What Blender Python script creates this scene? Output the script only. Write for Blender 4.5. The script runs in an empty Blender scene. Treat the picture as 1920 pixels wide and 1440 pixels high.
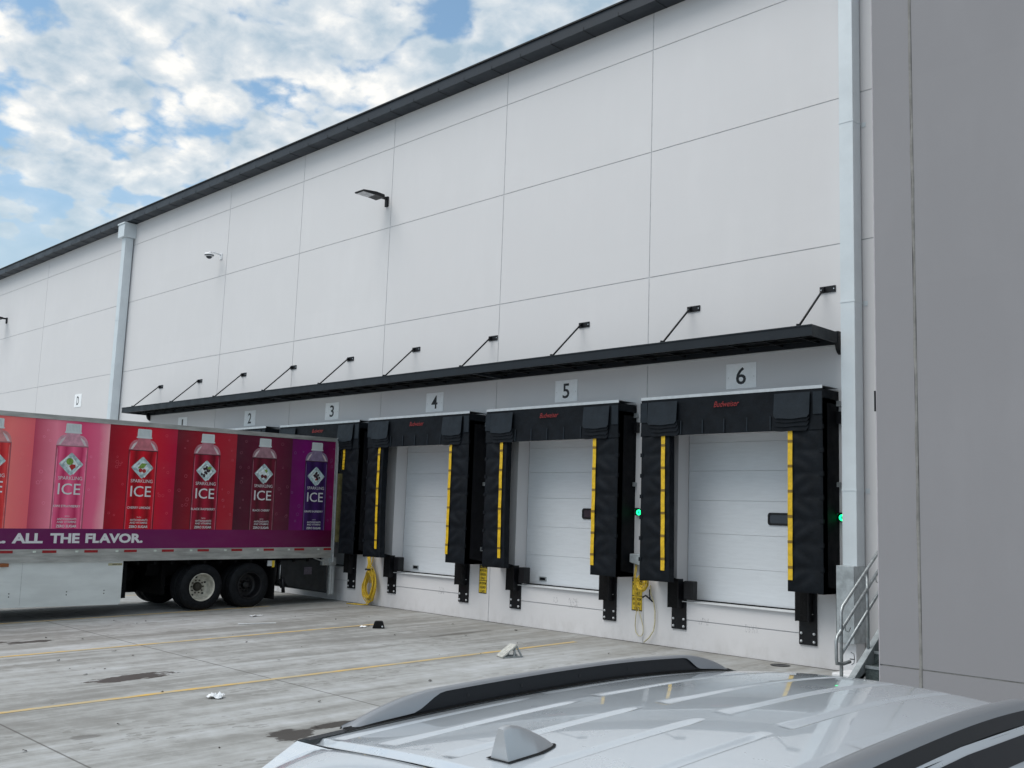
import bpy, bmesh, math, random
from mathutils import Vector, Matrix
random.seed(7)
SC = bpy.context.scene
COL = SC.collection
PI = math.pi
# ------------------------------------------------------------------ camera
def make_camera():
    yaw, pitch, roll = map(math.radians, (45.400333, 7.579785, 2.025209))
    f = Vector((-math.sin(yaw)*math.cos(pitch), math.cos(yaw)*math.cos(pitch), math.sin(pitch)))
    r = Vector((math.cos(yaw), math.sin(yaw), 0)); u = r.cross(f)
    r2 = r*math.cos(roll)+u*math.sin(roll); u2 = -r*math.sin(roll)+u*math.cos(roll)
    cd = bpy.data.cameras.new('camera'); co = bpy.data.objects.new('camera', cd); COL.objects.link(co)
    cd.sensor_width = 36; cd.lens = 36*1893.518/1920; cd.clip_end = 2000; cd.clip_start = 0.05
    M = Matrix(((r2.x, u2.x, -f.x, 12.110), (r2.y, u2.y, -f.y, -15.672), (r2.z, u2.z, -f.z, 2.258), (0, 0, 0, 1)))
    co.matrix_world = M
    SC.camera = co
make_camera()
# ------------------------------------------------------------------ sky, sun, exposure
SUN_EL, SUN_AZ = math.radians(60), math.radians(200)      # azimuth clockwise from +Y
def make_world():
    w = bpy.data.worlds.new("World"); SC.world = w; w.use_nodes = True
    nt = w.node_tree; N = nt.nodes; L = nt.links; N.clear()
    def n(t, **k):
        o = N.new(t)
        for a, b in k.items(): setattr(o, a, b)
        return o
    out = n('ShaderNodeOutputWorld'); bg = n('ShaderNodeBackground'); bg2 = n('ShaderNodeBackground'); mx = n('ShaderNodeMixShader')
    sky = n('ShaderNodeTexSky', sky_type='NISHITA', sun_disc=False)
    sky.sun_elevation = SUN_EL; sky.sun_rotation = SUN_AZ
    bg.inputs['Strength'].default_value = 0.125
    hs = n('ShaderNodeHueSaturation'); hs.inputs['Saturation'].default_value = .82
    L.new(sky.outputs[0], hs.inputs['Color']); tint = n('ShaderNodeMix', data_type='RGBA', blend_type='MULTIPLY'); tint.inputs[0].default_value = 1.0; L.new(hs.outputs[0], tint.inputs[6]); tint.inputs[7].default_value = (.84, 1.06, 1.10, 1); L.new(tint.outputs[2], bg.inputs[0])
    tc = n('ShaderNodeTexCoord'); sep = n('ShaderNodeSeparateXYZ'); L.new(tc.outputs['Generated'], sep.inputs[0])
    def mth(op, a, b=None, clamp=False):
        m = n('ShaderNodeMath', operation=op, use_clamp=clamp)
        for i, v in enumerate((a, b)):
            if v is None: continue
            if isinstance(v, (int, float)): m.inputs[i].default_value = v
            else: L.new(v, m.inputs[i])
        return m.outputs[0]
    den = mth('ADD', mth('MAXIMUM', sep.outputs[2], 0.0), 0.34)
    cx = mth('DIVIDE', sep.outputs[0], den); cy = mth('DIVIDE', sep.outputs[1], den)
    cmb = n('ShaderNodeCombineXYZ'); L.new(cx, cmb.inputs[0]); L.new(cy, cmb.inputs[1])
    def noise(scale, detail, rough, off, dist=0.0):
        mp = n('ShaderNodeMapping'); mp.inputs['Location'].default_value = off
        L.new(cmb.outputs[0], mp.inputs[0])
        t = n('ShaderNodeTexNoise'); t.inputs['Scale'].default_value = scale; t.inputs['Detail'].default_value = detail
        t.inputs['Roughness'].default_value = rough; t.inputs['Distortion'].default_value = dist
        L.new(mp.outputs[0], t.inputs['Vector']); return t.outputs['Fac']
    big = noise(1.5, 2, .5, (3.3, 1.2, 0)); mid = noise(8.6, 6, .52, (0.4, 5.1, 2), .15); fine = noise(20, 7, .58, (4, 2, 1), .2)
    dens = mth('ADD', mth('ADD', mth('MULTIPLY', big, .55), mth('MULTIPLY', mid, .78)), mth('MULTIPLY', fine, .22))
    # rounded puffs (altocumulus cells)
    def puffs(scale, amp, off):
        wb = n('ShaderNodeTexNoise'); wb.inputs['Scale'].default_value = scale*.9; wb.inputs['Detail'].default_value = 4; L.new(cmb.outputs[0], wb.inputs['Vector'])
        vm = n('ShaderNodeVectorMath', operation='MULTIPLY_ADD'); L.new(wb.outputs['Color'], vm.inputs[0]); vm.inputs[1].default_value = (amp/scale*2,)*3; L.new(cmb.outputs[0], vm.inputs[2])
        vo = n('ShaderNodeTexVoronoi', voronoi_dimensions='2D', feature='F1'); vo.inputs['Scale'].default_value = scale
        L.new(vm.outputs[0], vo.inputs['Vector']); return vo.outputs['Distance']
    pf1 = puffs(14.5, .55, 0); pf2 = puffs(33.0, .6, 1)
    pf = mth('ADD', mth('MULTIPLY', pf1, .75), mth('MULTIPLY', pf2, .35))
    dens = mth('ADD', dens, mth('MULTIPLY', mth('SUBTRACT', .47, pf), .30))
    lf = n('ShaderNodeMapRange', interpolation_type='SMOOTHSTEP'); L.new(mth('MULTIPLY', sep.outputs[0], -1.0), lf.inputs[0]); lf.inputs[1].default_value = .70; lf.inputs[2].default_value = .93
    dens = mth('SUBTRACT', dens, mth('MULTIPLY', lf.outputs[0], .035))
    cov = n('ShaderNodeMapRange', interpolation_type='SMOOTHSTEP'); L.new(dens, cov.inputs[0])
    cov.inputs[1].default_value = .595; cov.inputs[2].default_value = .735
    # cloud brightness: thin rims bright, thick bodies greyer
    body = n('ShaderNodeMapRange', interpolation_type='SMOOTHSTEP'); L.new(dens, body.inputs[0])
    body.inputs[1].default_value = .70; body.inputs[2].default_value = .93
    lump = noise(15.0, 7, .6, (9, 7, 3), .3)
    big2 = noise(1.6, 3, .5, (7.7, 2.2, 5))
    sh = mth('ADD', mth('MULTIPLY', body.outputs[0], .55), mth('MULTIPLY', mth('SUBTRACT', lump, .42), 1.5))
    sh = mth('ADD', sh, mth('MULTIPLY', mth('SUBTRACT', pf1, .42), 1.1))
    sh = mth('ADD', sh, mth('MULTIPLY', mth('SUBTRACT', big2, .42), 2.2), clamp=True)
    cr = n('ShaderNodeValToRGB'); L.new(sh, cr.inputs[0])
    e = cr.color_ramp.elements; e[0].position = 0.0; e[0].color = (.80, .79, .76, 1); e[1].position = 1.0; e[1].color = (.32, .42, .51, 1)
    m1 = e.new(.35); m1.color = (.58, .62, .65, 1)
    # low thin grey-blue layer towards the horizon
    vl = n('ShaderNodeMapRange', interpolation_type='SMOOTHSTEP'); L.new(sep.outputs[2], vl.inputs[0])
    for i_, v_ in ((1, .34), (2, .20), (3, 0.0), (4, .88)): vl.inputs[i_].default_value = v_
    vn = noise(2.6, 4, .5, (1, 9, 4)); vf = mth('MULTIPLY', vl.outputs[0], mth('ADD', mth('MULTIPLY', vn, 1.1), .35), clamp=True)
    vm_ = n('ShaderNodeMix', data_type='RGBA'); L.new(vf, vm_.inputs[0]); L.new(cr.outputs[0], vm_.inputs[6]); vm_.inputs[7].default_value = (.38, .50, .59, 1)
    cov2 = mth('MAXIMUM', cov.outputs[0], vf)
    L.new(vm_.outputs[2], bg2.inputs[0]); bg2.inputs['Strength'].default_value = 1.0
    L.new(cov2, mx.inputs[0]); L.new(bg.outputs[0], mx.inputs[1]); L.new(bg2.outputs[0], mx.inputs[2])
    L.new(mx.outputs[0], out.inputs[0])
make_world()
def make_sun():
    sd = bpy.data.lights.new('sun', 'SUN'); so = bpy.data.objects.new('sun', sd); COL.objects.link(so)
    sd.energy = 1.7; sd.angle = math.radians(48); sd.color = (1, .965, .92)
    d = Vector((math.sin(SUN_AZ)*math.cos(SUN_EL), math.cos(SUN_AZ)*math.cos(SUN_EL), math.sin(SUN_EL)))
    so.rotation_euler = d.to_track_quat('Z', 'Y').to_euler(); so.location = (0, -20, 30)
make_sun()
SC.view_settings.view_transform = 'Standard'; SC.view_settings.look = 'None'
SC.view_settings.exposure = 0.38; SC.view_settings.gamma = 1
SC.view_settings.use_curve_mapping = False
# ------------------------------------------------------------------ materials
def srgb(r, g, b, k=1.0):
    f = lambda c: ((c/255/12.92) if c/255 <= .04045 else ((c/255+.055)/1.055)**2.4)*k
    return (f(r), f(g), f(b), 1)
class G:
    def __init__(s, name):
        s.m = bpy.data.materials.new(name); s.m.use_nodes = True
        s.N = s.m.node_tree.nodes; s.L = s.m.node_tree.links
        s.b = s.N['Principled BSDF']
        s.tc = s.N.new('ShaderNodeTexCoord')
    def n(s, t, **k):
        o = s.N.new(t)
        for a, b in k.items(): setattr(o, a, b)
        return o
    def mth(s, op, a, b=None, c=None, clamp=False):
        m = s.n('ShaderNodeMath', operation=op, use_clamp=clamp)
        for i, v in enumerate((a, b, c)):
            if v is None: continue
            if isinstance(v, (int, float)): m.inputs[i].default_value = v
            else: s.L.new(v, m.inputs[i])
        return m.outputs[0]
    def noise(s, scale, detail=4, rough=.55, stretch=(1, 1, 1), off=(0, 0, 0), space='Object', dist=0, out='Fac'):
        mp = s.n('ShaderNodeMapping'); mp.inputs['Scale'].default_value = stretch; mp.inputs['Location'].default_value = off
        s.L.new(s.tc.outputs[space], mp.inputs[0])
        t = s.n('ShaderNodeTexNoise'); t.inputs['Scale'].default_value = scale; t.inputs['Detail'].default_value = detail
        t.inputs['Roughness'].default_value = rough; t.inputs['Distortion'].default_value = dist
        s.L.new(mp.outputs[0], t.inputs['Vector']); return t.outputs[out]
    def rng(s, v, a, b, c=0.0, d=1.0, smooth=True):
        m = s.n('ShaderNodeMapRange', interpolation_type='SMOOTHSTEP' if smooth else 'LINEAR'); s.L.new(v, m.inputs[0])
        for i, x in zip((1, 2, 3, 4), (a, b, c, d)): m.inputs[i].default_value = x
        return m.outputs[0]
    def mix(s, fac, a, b, mode='MIX'):
        m = s.n('ShaderNodeMix', data_type='RGBA', blend_type=mode)
        for i, v in ((0, fac), (6, a), (7, b)):
            if isinstance(v, (int, float, tuple)): m.inputs[i].default_value = v
            else: s.L.new(v, m.inputs[i])
        return m.outputs[2]
    def setc(s, c):
        if isinstance(c, tuple): s.b.inputs['Base Color'].default_value = c
        else: s.L.new(c, s.b.inputs['Base Color'])
    def bump(s, h, strength, dist=.01):
        b = s.n('ShaderNodeBump'); b.inputs['Strength'].default_value = strength; b.inputs['Distance'].default_value = dist
        s.L.new(h, b.inputs['Height']); s.L.new(b.outputs[0], s.b.inputs['Normal'])
def mat(name, c, rough=.5, metal=0.0, var=.12, vs=6.0, bump=0.0, bs=40.0, coat=0.0, emis=None, es=1.0, spec=None, stretch=(1, 1, 1)):
    g = G(name); c = tuple(c)+((1,) if len(c) == 3 else ())
    if var:
        f = g.noise(vs, 5, .6, stretch)
        lo = tuple(x*(1-var) for x in c[:3])+(1,); hi = tuple(min(1, x*(1+var)) for x in c[:3])+(1,)
        g.setc(g.mix(g.rng(f, .3, .7), lo, hi))
        r = g.rng(g.noise(vs*1.7, 4, .6, stretch, (3, 1, 2)), .3, .7, max(.02, rough-.08), min(1, rough+.08))
        g.L.new(r, g.b.inputs['Roughness'])
    else:
        g.setc(c); g.b.inputs['Roughness'].default_value = rough
    g.b.inputs['Metallic'].default_value = metal
    if coat: g.b.inputs['Coat Weight'].default_value = coat; g.b.inputs['Coat Roughness'].default_value = .04
    if spec is not None: g.b.inputs['Specular IOR Level'].default_value = spec
    if bump: g.bump(g.noise(bs, 4, .6, stretch), bump)
    if emis: g.b.inputs['Emission Color'].default_value = tuple(emis)+(1,); g.b.inputs['Emission Strength'].default_value = es
    return g.m
def wall_mat(name, c, var=.022, scuffs=None):
    g = G(name)
    a = g.noise(.35, 4, .55); b = g.noise(2.2, 5, .6, (1, 1, .35)); d = g.noise(1.3, 4, .6, (3.0, 1, .12), (5, 2, 0))
    f = g.mth('ADD', g.mth('MULTIPLY', a, .5), g.mth('ADD', g.mth('MULTIPLY', b, .25), g.mth('MULTIPLY', d, .10)))
    lo = tuple(x*(1-var) for x in c)+(1,); hi = tuple(x*(1+var) for x in c)+(1,)
    base = g.mix(g.rng(f, .38, .62), lo, hi)
    # each cast panel cured to a slightly different tone
    pv = g.n('ShaderNodeVectorMath', operation='DIVIDE'); g.L.new(g.tc.outputs['Object'], pv.inputs[0]); pv.inputs[1].default_value = (4.267, 50, 2.6)
    pf = g.n('ShaderNodeVectorMath', operation='FLOOR'); g.L.new(pv.outputs[0], pf.inputs[0])
    wn = g.n('ShaderNodeTexWhiteNoise'); g.L.new(pf.outputs[0], wn.inputs[0])
    base = g.mix(g.mth('MULTIPLY', wn.outputs[0], .035), base, (.45, .44, .43, 1))
    pin = g.rng(g.noise(38, 3, .5), .73, .78)
    base = g.mix(g.mth('MULTIPLY', pin, .25), base, (.2, .2, .2, 1))
    # dust splash near the foot of the wall, thin grime runs
    sep = g.n('ShaderNodeSeparateXYZ'); g.L.new(g.tc.outputs['Object'], sep.inputs[0])
    foot = g.mth('MULTIPLY', g.rng(sep.outputs[2], .0, .45, 1, 0), g.rng(g.noise(5, 6, .65, (1, 1, .6)), .35, .75))
    base = g.mix(g.mth('MULTIPLY', foot, .22), base, (.30, .28, .25, 1))
    sc = g.rng(g.noise(9, 6, .7, (1, 1, .5), (4, 4, 4)), .70, .78)
    low = g.rng(sep.outputs[2], .2, .9, 1, 0)
    base = g.mix(g.mth('MULTIPLY', g.mth('MULTIPLY', sc, low), .35), base, (.16, .16, .16, 1))
    if scuffs:
        tot = None
        for cx, cz, rx, rz in scuffs:
            u = g.mth('DIVIDE', g.mth('SUBTRACT', sep.outputs[0], cx), rx); v = g.mth('DIVIDE', g.mth('SUBTRACT', sep.outputs[2], cz), rz)
            r = g.rng(g.mth('MAXIMUM', g.mth('ABSOLUTE', u), g.mth('ABSOLUTE', v)), .75, 1.0, 1, 0)
            tot = r if tot is None else g.mth('MAXIMUM', tot, r)
        st = g.rng(g.noise(26, 5, .7, (1.6, 1, .5), (1, 2, 3)), .50, .60)
        base = g.mix(g.mth('MULTIPLY', g.mth('MULTIPLY', tot, st), .5), base, (.17, .17, .18, 1))
    g.setc(base); g.b.inputs['Roughness'].default_value = .8
    g.b.inputs['Specular IOR Level'].default_value = .25
    g.bump(g.noise(55, 5, .65), .25, .004)
    return g.m
M = {}
M['wall'] = wall_mat('painted_concrete', (.690, .682, .690), scuffs=[(1.36, .53, .13, .075), (2.36, .50, .15, .075), (-1.78, .60, .15, .11), (-2.28, .62, .08, .07), (-5.86, .55, .12, .09)])
M['greywall'] = wall_mat('grey_paint', (.268, .263, .276), .045)
M['greyedge'] = mat('grey_paint_edge', (.42, .40, .43), .8)
M['groove'] = mat('joint_sealant', (.52, .53, .54), .8)
M['groovedk'] = mat('joint_sealant_worn', (.22, .215, .205), .8, var=.25, vs=5, bump=.5, bs=18)
M['trim'] = mat('dark_coping_metal', (.014, .020, .029), .5, .0, var=.1, vs=.8)
M['seam'] = mat('seam_black', (.006, .007, .009), .6)
M['canopy'] = mat('canopy_charcoal', (.010, .0145, .020), .5, .1, var=.12, vs=2, spec=.35)
M['deck'] = mat('canopy_deck', (.004, .005, .006), .7, 0, spec=.2)
M['blacksteel'] = mat('black_steel', (.0055, .006, .008), .45, .1, var=.25, vs=9, spec=.35)
M['fabric'] = mat('black_vinyl_fabric', (.0052, .0075, .0108), .62, 0, var=.25, vs=5, bump=.35, bs=30, spec=.16)
M['fabric2'] = mat('dull_vinyl_flap', (.013, .019, .026), .55, 0, var=.15, vs=5, bump=.2, bs=25, spec=.22)
M['foam'] = mat('black_side_vinyl', (.002, .0028, .005), .7, 0, var=.3, vs=3, bump=.15, bs=12, spec=.2)
M['alu'] = mat('white_aluminium', (.55, .58, .60), .45, .3, var=.08, vs=9)
M['yellow'] = mat('yellow_vinyl', (.66, .42, .012), .5, 0, var=.16, vs=14, bump=.3, bs=40)
M['yellowdk'] = mat('yellow_worn_strap', (.20, .12, .01), .6)
M['doorw'] = mat('door_white_steel', (.64, .67, .70), .42, 0, var=.03, vs=3, stretch=(1, 1, 8), bump=.1, bs=60)
M['jamb'] = mat('jamb_white', (.62, .64, .65), .5, 0, var=.05, vs=4)
M['rubber'] = mat('black_rubber', (.006, .006, .0065), .75, 0, var=.3, vs=20, bump=.4, bs=60, spec=.25)
M['glassdk'] = mat('dark_window', (.03, .035, .045), .12, 0, var=0)
M['bolt'] = mat('zinc_bolt', (.62, .64, .66), .3, .7, var=.1, vs=60)
M['galv'] = mat('galvanised_steel', (.40, .43, .44), .42, .65, var=.2, vs=14, bump=.08, bs=30)
M['galvpanel'] = mat('galvanised_sheet', (.37, .405, .42), .5, .35, var=.2, vs=7)
M['spout'] = mat('pale_blue_grey_spout', (.64, .69, .72), .38, .15, var=.04, vs=2)
M['white'] = mat('white_plastic', (.75, .76, .78), .45, 0, var=.05)
M['signw'] = mat('sign_white', (.92, .935, .95), .5, 0, var=.04, vs=8)
M['ink'] = mat('ink_black', (.012, .014, .018), .5, 0, var=0)
M['logo'] = mat('logo_red', (.26, .014, .014), .6, 0, var=.35, vs=60)
M['signy'] = mat('sign_yellow', (.70, .50, .03), .5, 0, var=.1, vs=12)
M['rope'] = mat('yellow_rope', (.62, .42, .03), .6, 0, var=.25, vs=30)
M['ropepale'] = mat('pale_cord', (.55, .50, .30), .6, 0, var=.15, vs=30)
M['lens'] = mat('lamp_lens', (.50, .51, .53), .25, 0, var=.25, vs=30)
M['green'] = mat('signal_green', (.0, .3, .12), .4, 0, var=0, emis=(.01, 1, .28), es=2.2)
M['greendk'] = mat('signal_core', (.0, .12, .06), .4, 0, var=0, emis=(.0, .35, .12), es=1.0)
M['tyre'] = mat('tyre', (.006, .007, .009), .8, 0, var=.3, vs=10, bump=.3, bs=50, spec=.25)
M['rimw'] = mat('rim_white', (.52, .50, .43), .4, 0, var=.22, vs=10)
M['rimb'] = mat('rim_black', (.008, .008, .010), .45, .2, var=.2, vs=14)
M['under'] = mat('chassis_dark', (.004, .004, .0045), .8, 0, var=.4, vs=8, spec=.15)
M['railm'] = mat('trailer_rail', (.40, .405, .39), .45, .45, var=.22, vs=6, stretch=(1, .3, 2))
M['skirt'] = mat('skirt_panel', (.66, .69, .68), .45, 0, var=.07, vs=3, stretch=(1, .4, 1.5))
M['roofw'] = mat('trailer_roof', (.6, .6, .6), .5, 0)
M['reflr'] = mat('reflector_red', (.28, .008, .012), .35, 0, var=.2, vs=30)
M['reflw'] = mat('reflector_white', (.62, .68, .62), .35, 0, var=.15, vs=30)
M['amber'] = mat('marker_amber', (.25, .08, .02), .35, 0, var=0)
M['linep'] = None
M['paper'] = mat('paper', (.80, .82, .84), .7, 0, var=.05, vs=30)
M['leaf'] = mat('dark_debris', (.03, .025, .02), .8, 0, var=.4, vs=50)
M['chockw'] = mat('chock_pale_metal', (.56, .56, .52), .5, .3, var=.2, vs=25)
M['tread'] = mat('diamond_plate', (.10, .125, .125), .45, .4, var=.45, vs=70, bump=.8, bs=90)
M['silver'] = None
M['trimblk'] = mat('gloss_black_trim', (.003, .004, .007), .4, 0, var=0, spec=.3)
M['railsil'] = mat('satin_silver', (.32, .33, .35), .38, .6, var=0)
M['finsil'] = mat('fin_silver', (.46, .47, .485), .3, .5, var=0, coat=.4)
M['carglass'] = mat('car_glass', (.01, .012, .014), .05, 0, var=0)
M['redpatch'] = mat('red_patch', (.25, .02, .03), .6, 0)
M['olive'] = mat('olive_yellow', (.16, .14, .055), .6, 0, var=.3, vs=8)
def car_paint():
    g = G('silver_paint')
    g.setc((.60, .65, .70, 1))
    g.b.inputs['Metallic'].default_value = .35; g.b.inputs['Roughness'].default_value = .30
    g.b.inputs['Coat Weight'].default_value = 1.0; g.b.inputs['Coat Roughness'].default_value = .025
    d = g.noise(3, 5, .6)
    g.L.new(g.rng(d, .3, .8, .26, .36), g.b.inputs['Roughness'])
    return g.m
M['silver'] = car_paint()
def line_paint():
    g = G('worn_yellow_paint')
    w = g.rng(g.noise(9, 8, .75, (1, .35, 1)), .36, .62)
    w2 = g.rng(g.noise(.6, 3, .5, (1, 1, 1), (2, 2, 0)), .3, .7, .35, 1.0)
    g.setc(g.mix(g.mth('MULTIPLY', w, w2), (.42, .37, .26, 1), (.66, .41, .08, 1)))
    g.b.inputs['Roughness'].default_value = .75
    return g.m
M['linep'] = line_paint()
def ground_mat():
    g = G('worn_concrete')
    sep = g.n('ShaderNodeSeparateXYZ'); g.L.new(g.tc.outputs['Object'], sep.inputs[0]); X, Y = sep.outputs[0], sep.outputs[1]
    def S(**k): return g.noise(space='Object', **k)
    big = S(scale=.22, detail=4, rough=.55, stretch=(1, .5, 1))
    st1 = S(scale=1.0, detail=6, rough=.6, stretch=(1.5, .14, 1), dist=.3)
    st2 = S(scale=1.0, detail=5, rough=.6, stretch=(4.2, .25, 1), off=(4, 2, 0), dist=.4)
    fine = S(scale=3.2, detail=9, rough=.68)
    f = g.mth('ADD', g.mth('MULTIPLY', big, .30), g.mth('MULTIPLY', st1, .40))
    f = g.mth('ADD', f, g.mth('ADD', g.mth('MULTIPLY', st2, .22), g.mth('MULTIPLY', fine, .22)))
    cr = g.n('ShaderNodeValToRGB'); g.L.new(g.rng(f, .445, .695, smooth=False), cr.inputs[0])
    e = cr.color_ramp.elements; e[0].position = .12; e[0].color = (.215, .214, .205, 1); e[1].position = .94; e[1].color = (.46, .475, .49, 1)
    for p, c in ((.34, (.262, .264, .256, 1)), (.52, (.330, .335, .330, 1)), (.70, (.385, .395, .398, 1))):
        q = e.new(p); q.color = c
    col = cr.outputs[0]
    # warmer dirt close to the wall
    warm = g.mth('MULTIPLY', g.rng(Y, -4.0, 0.0, 0, 1), g.rng(S(scale=1.4, detail=6, rough=.6, off=(7, 1, 0)), .3, .7, .3, .9))
    col = g.mix(g.mth('MULTIPLY', warm, .55), col, (.225, .212, .185, 1))
    # scuffed flake marks in bands (half-dried tyre prints)
    vor = g.n('ShaderNodeTexVoronoi'); mp = g.n('ShaderNodeMapping'); mp.inputs['Scale'].default_value = (9, 4.2, 1)
    wob = g.noise(6, 4, .6, out='Color'); vm = g.n('ShaderNodeVectorMath', operation='MULTIPLY_ADD')
    g.L.new(wob, vm.inputs[0]); vm.inputs[1].default_value = (.22, .3, 0); g.L.new(g.tc.outputs['Object'], vm.inputs[2])
    g.L.new(vm.outputs[0], mp.inputs[0]); g.L.new(mp.outputs[0], vor.inputs['Vector']); vor.inputs['Scale'].default_value = 1.0
    flake = g.rng(vor.outputs['Distance'], .30, .38, 1, 0)
    band = g.rng(S(scale=.9, detail=4, rough=.55, stretch=(1.6, .28, 1), off=(1.5, 8, 0)), .50, .58)
    patch = g.rng(S(scale=1.6, detail=5, rough=.65, off=(0, 3, 0)), .42, .54)
    col = g.mix(g.mth('MULTIPLY', g.mth('MULTIPLY', flake, band), g.mth('MULTIPLY', patch, .55)), col, (.19, .187, .175, 1))
    # dark soaked spots with ragged outline
    def spot(cx, cy, rx, ry, ang=0, rag=.55):
        dx = g.mth('SUBTRACT', X, cx); dy = g.mth('SUBTRACT', Y, cy); c, s_ = math.cos(ang), math.sin(ang)
        u = g.mth('ADD', g.mth('MULTIPLY', dx, c/rx), g.mth('MULTIPLY', dy, s_/rx))
        v = g.mth('ADD', g.mth('MULTIPLY', dx, -s_/ry), g.mth('MULTIPLY', dy, c/ry))
        r = g.mth('SQRT', g.mth('ADD', g.mth('MULTIPLY', u, u), g.mth('MULTIPLY', v, v)))
        nn = S(scale=6, detail=6, rough=.65, off=(cx, cy, 0), stretch=(1.4, .6, 1))
        return g.rng(g.mth('ADD', r, g.mth('MULTIPLY', g.mth('SUBTRACT', nn, .5), rag*4)), .92, 1.02, 1, 0)
    spots = [(-2.30, -8.95, .24, .62, .05), (2.22, -9.15, .27, .26, 0), (2.10, -8.50, .13, .36, 0), (-6.75, -8.78, .16, .42, 0), (-6.95, -9.6, .15, .5, 0),
             (-3.1, -1.9, .10, .9, 0), (-5.2, -2.9, .07, .6, 0), (.9, -10.9, .08, .16, 0)]
    tot = None
    for i, s_ in enumerate(spots):
        k = spot(*s_)
        if i > 4: k = g.mth('MULTIPLY', k, .45)
        tot = k if tot is None else g.mth('MAXIMUM', tot, k)
    col = g.mix(g.mth('MULTIPLY', tot, .92), col, (.042, .036, .031, 1))
    # droplets
    vd = g.n('ShaderNodeTexVoronoi'); vd.inputs['Scale'].default_value = 2.1; mp2 = g.n('ShaderNodeMapping'); mp2.inputs['Scale'].default_value = (1.7, 1, 1)
    g.L.new(g.tc.outputs['Object'], mp2.inputs[0]); g.L.new(mp2.outputs[0], vd.inputs['Vector'])
    drop = g.mth('MULTIPLY', g.rng(vd.outputs['Distance'], .045, .075, 1, 0), g.rng(S(scale=.7, detail=3, rough=.5, off=(5, 5, 0)), .50, .58))
    col = g.mix(g.mth('MULTIPLY', drop, .7), col, (.08, .07, .062, 1))
    # saw-cut joints
    def joint(c, at, w, k):
        nonlocal col
        d = g.mth('ABSOLUTE', g.mth('SUBTRACT', c, at))
        col = g.mix(g.mth('MULTIPLY', g.rng(d, w, w*2.0, 1, 0), k), col, (.07, .065, .06, 1))
    for at in (-7.45, -11.37, -15.2, -19.0): joint(Y, at, .008, .7)
    for at in (-11.8, -7.4, -3.05, 1.35, 5.7): joint(X, at, .006, .25)
    g.setc(col)
    rr = g.rng(f, .4, .75, .72, .9)
    rr = g.mth('SUBTRACT', rr, g.mth('MULTIPLY', tot, .3)); g.L.new(rr, g.b.inputs['Roughness'])
    g.b.inputs['Specular IOR Level'].default_value = .3
    g.bump(S(scale=30, detail=6, rough=.7), .25, .006)
    return g.m
M['ground'] = ground_mat()
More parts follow.
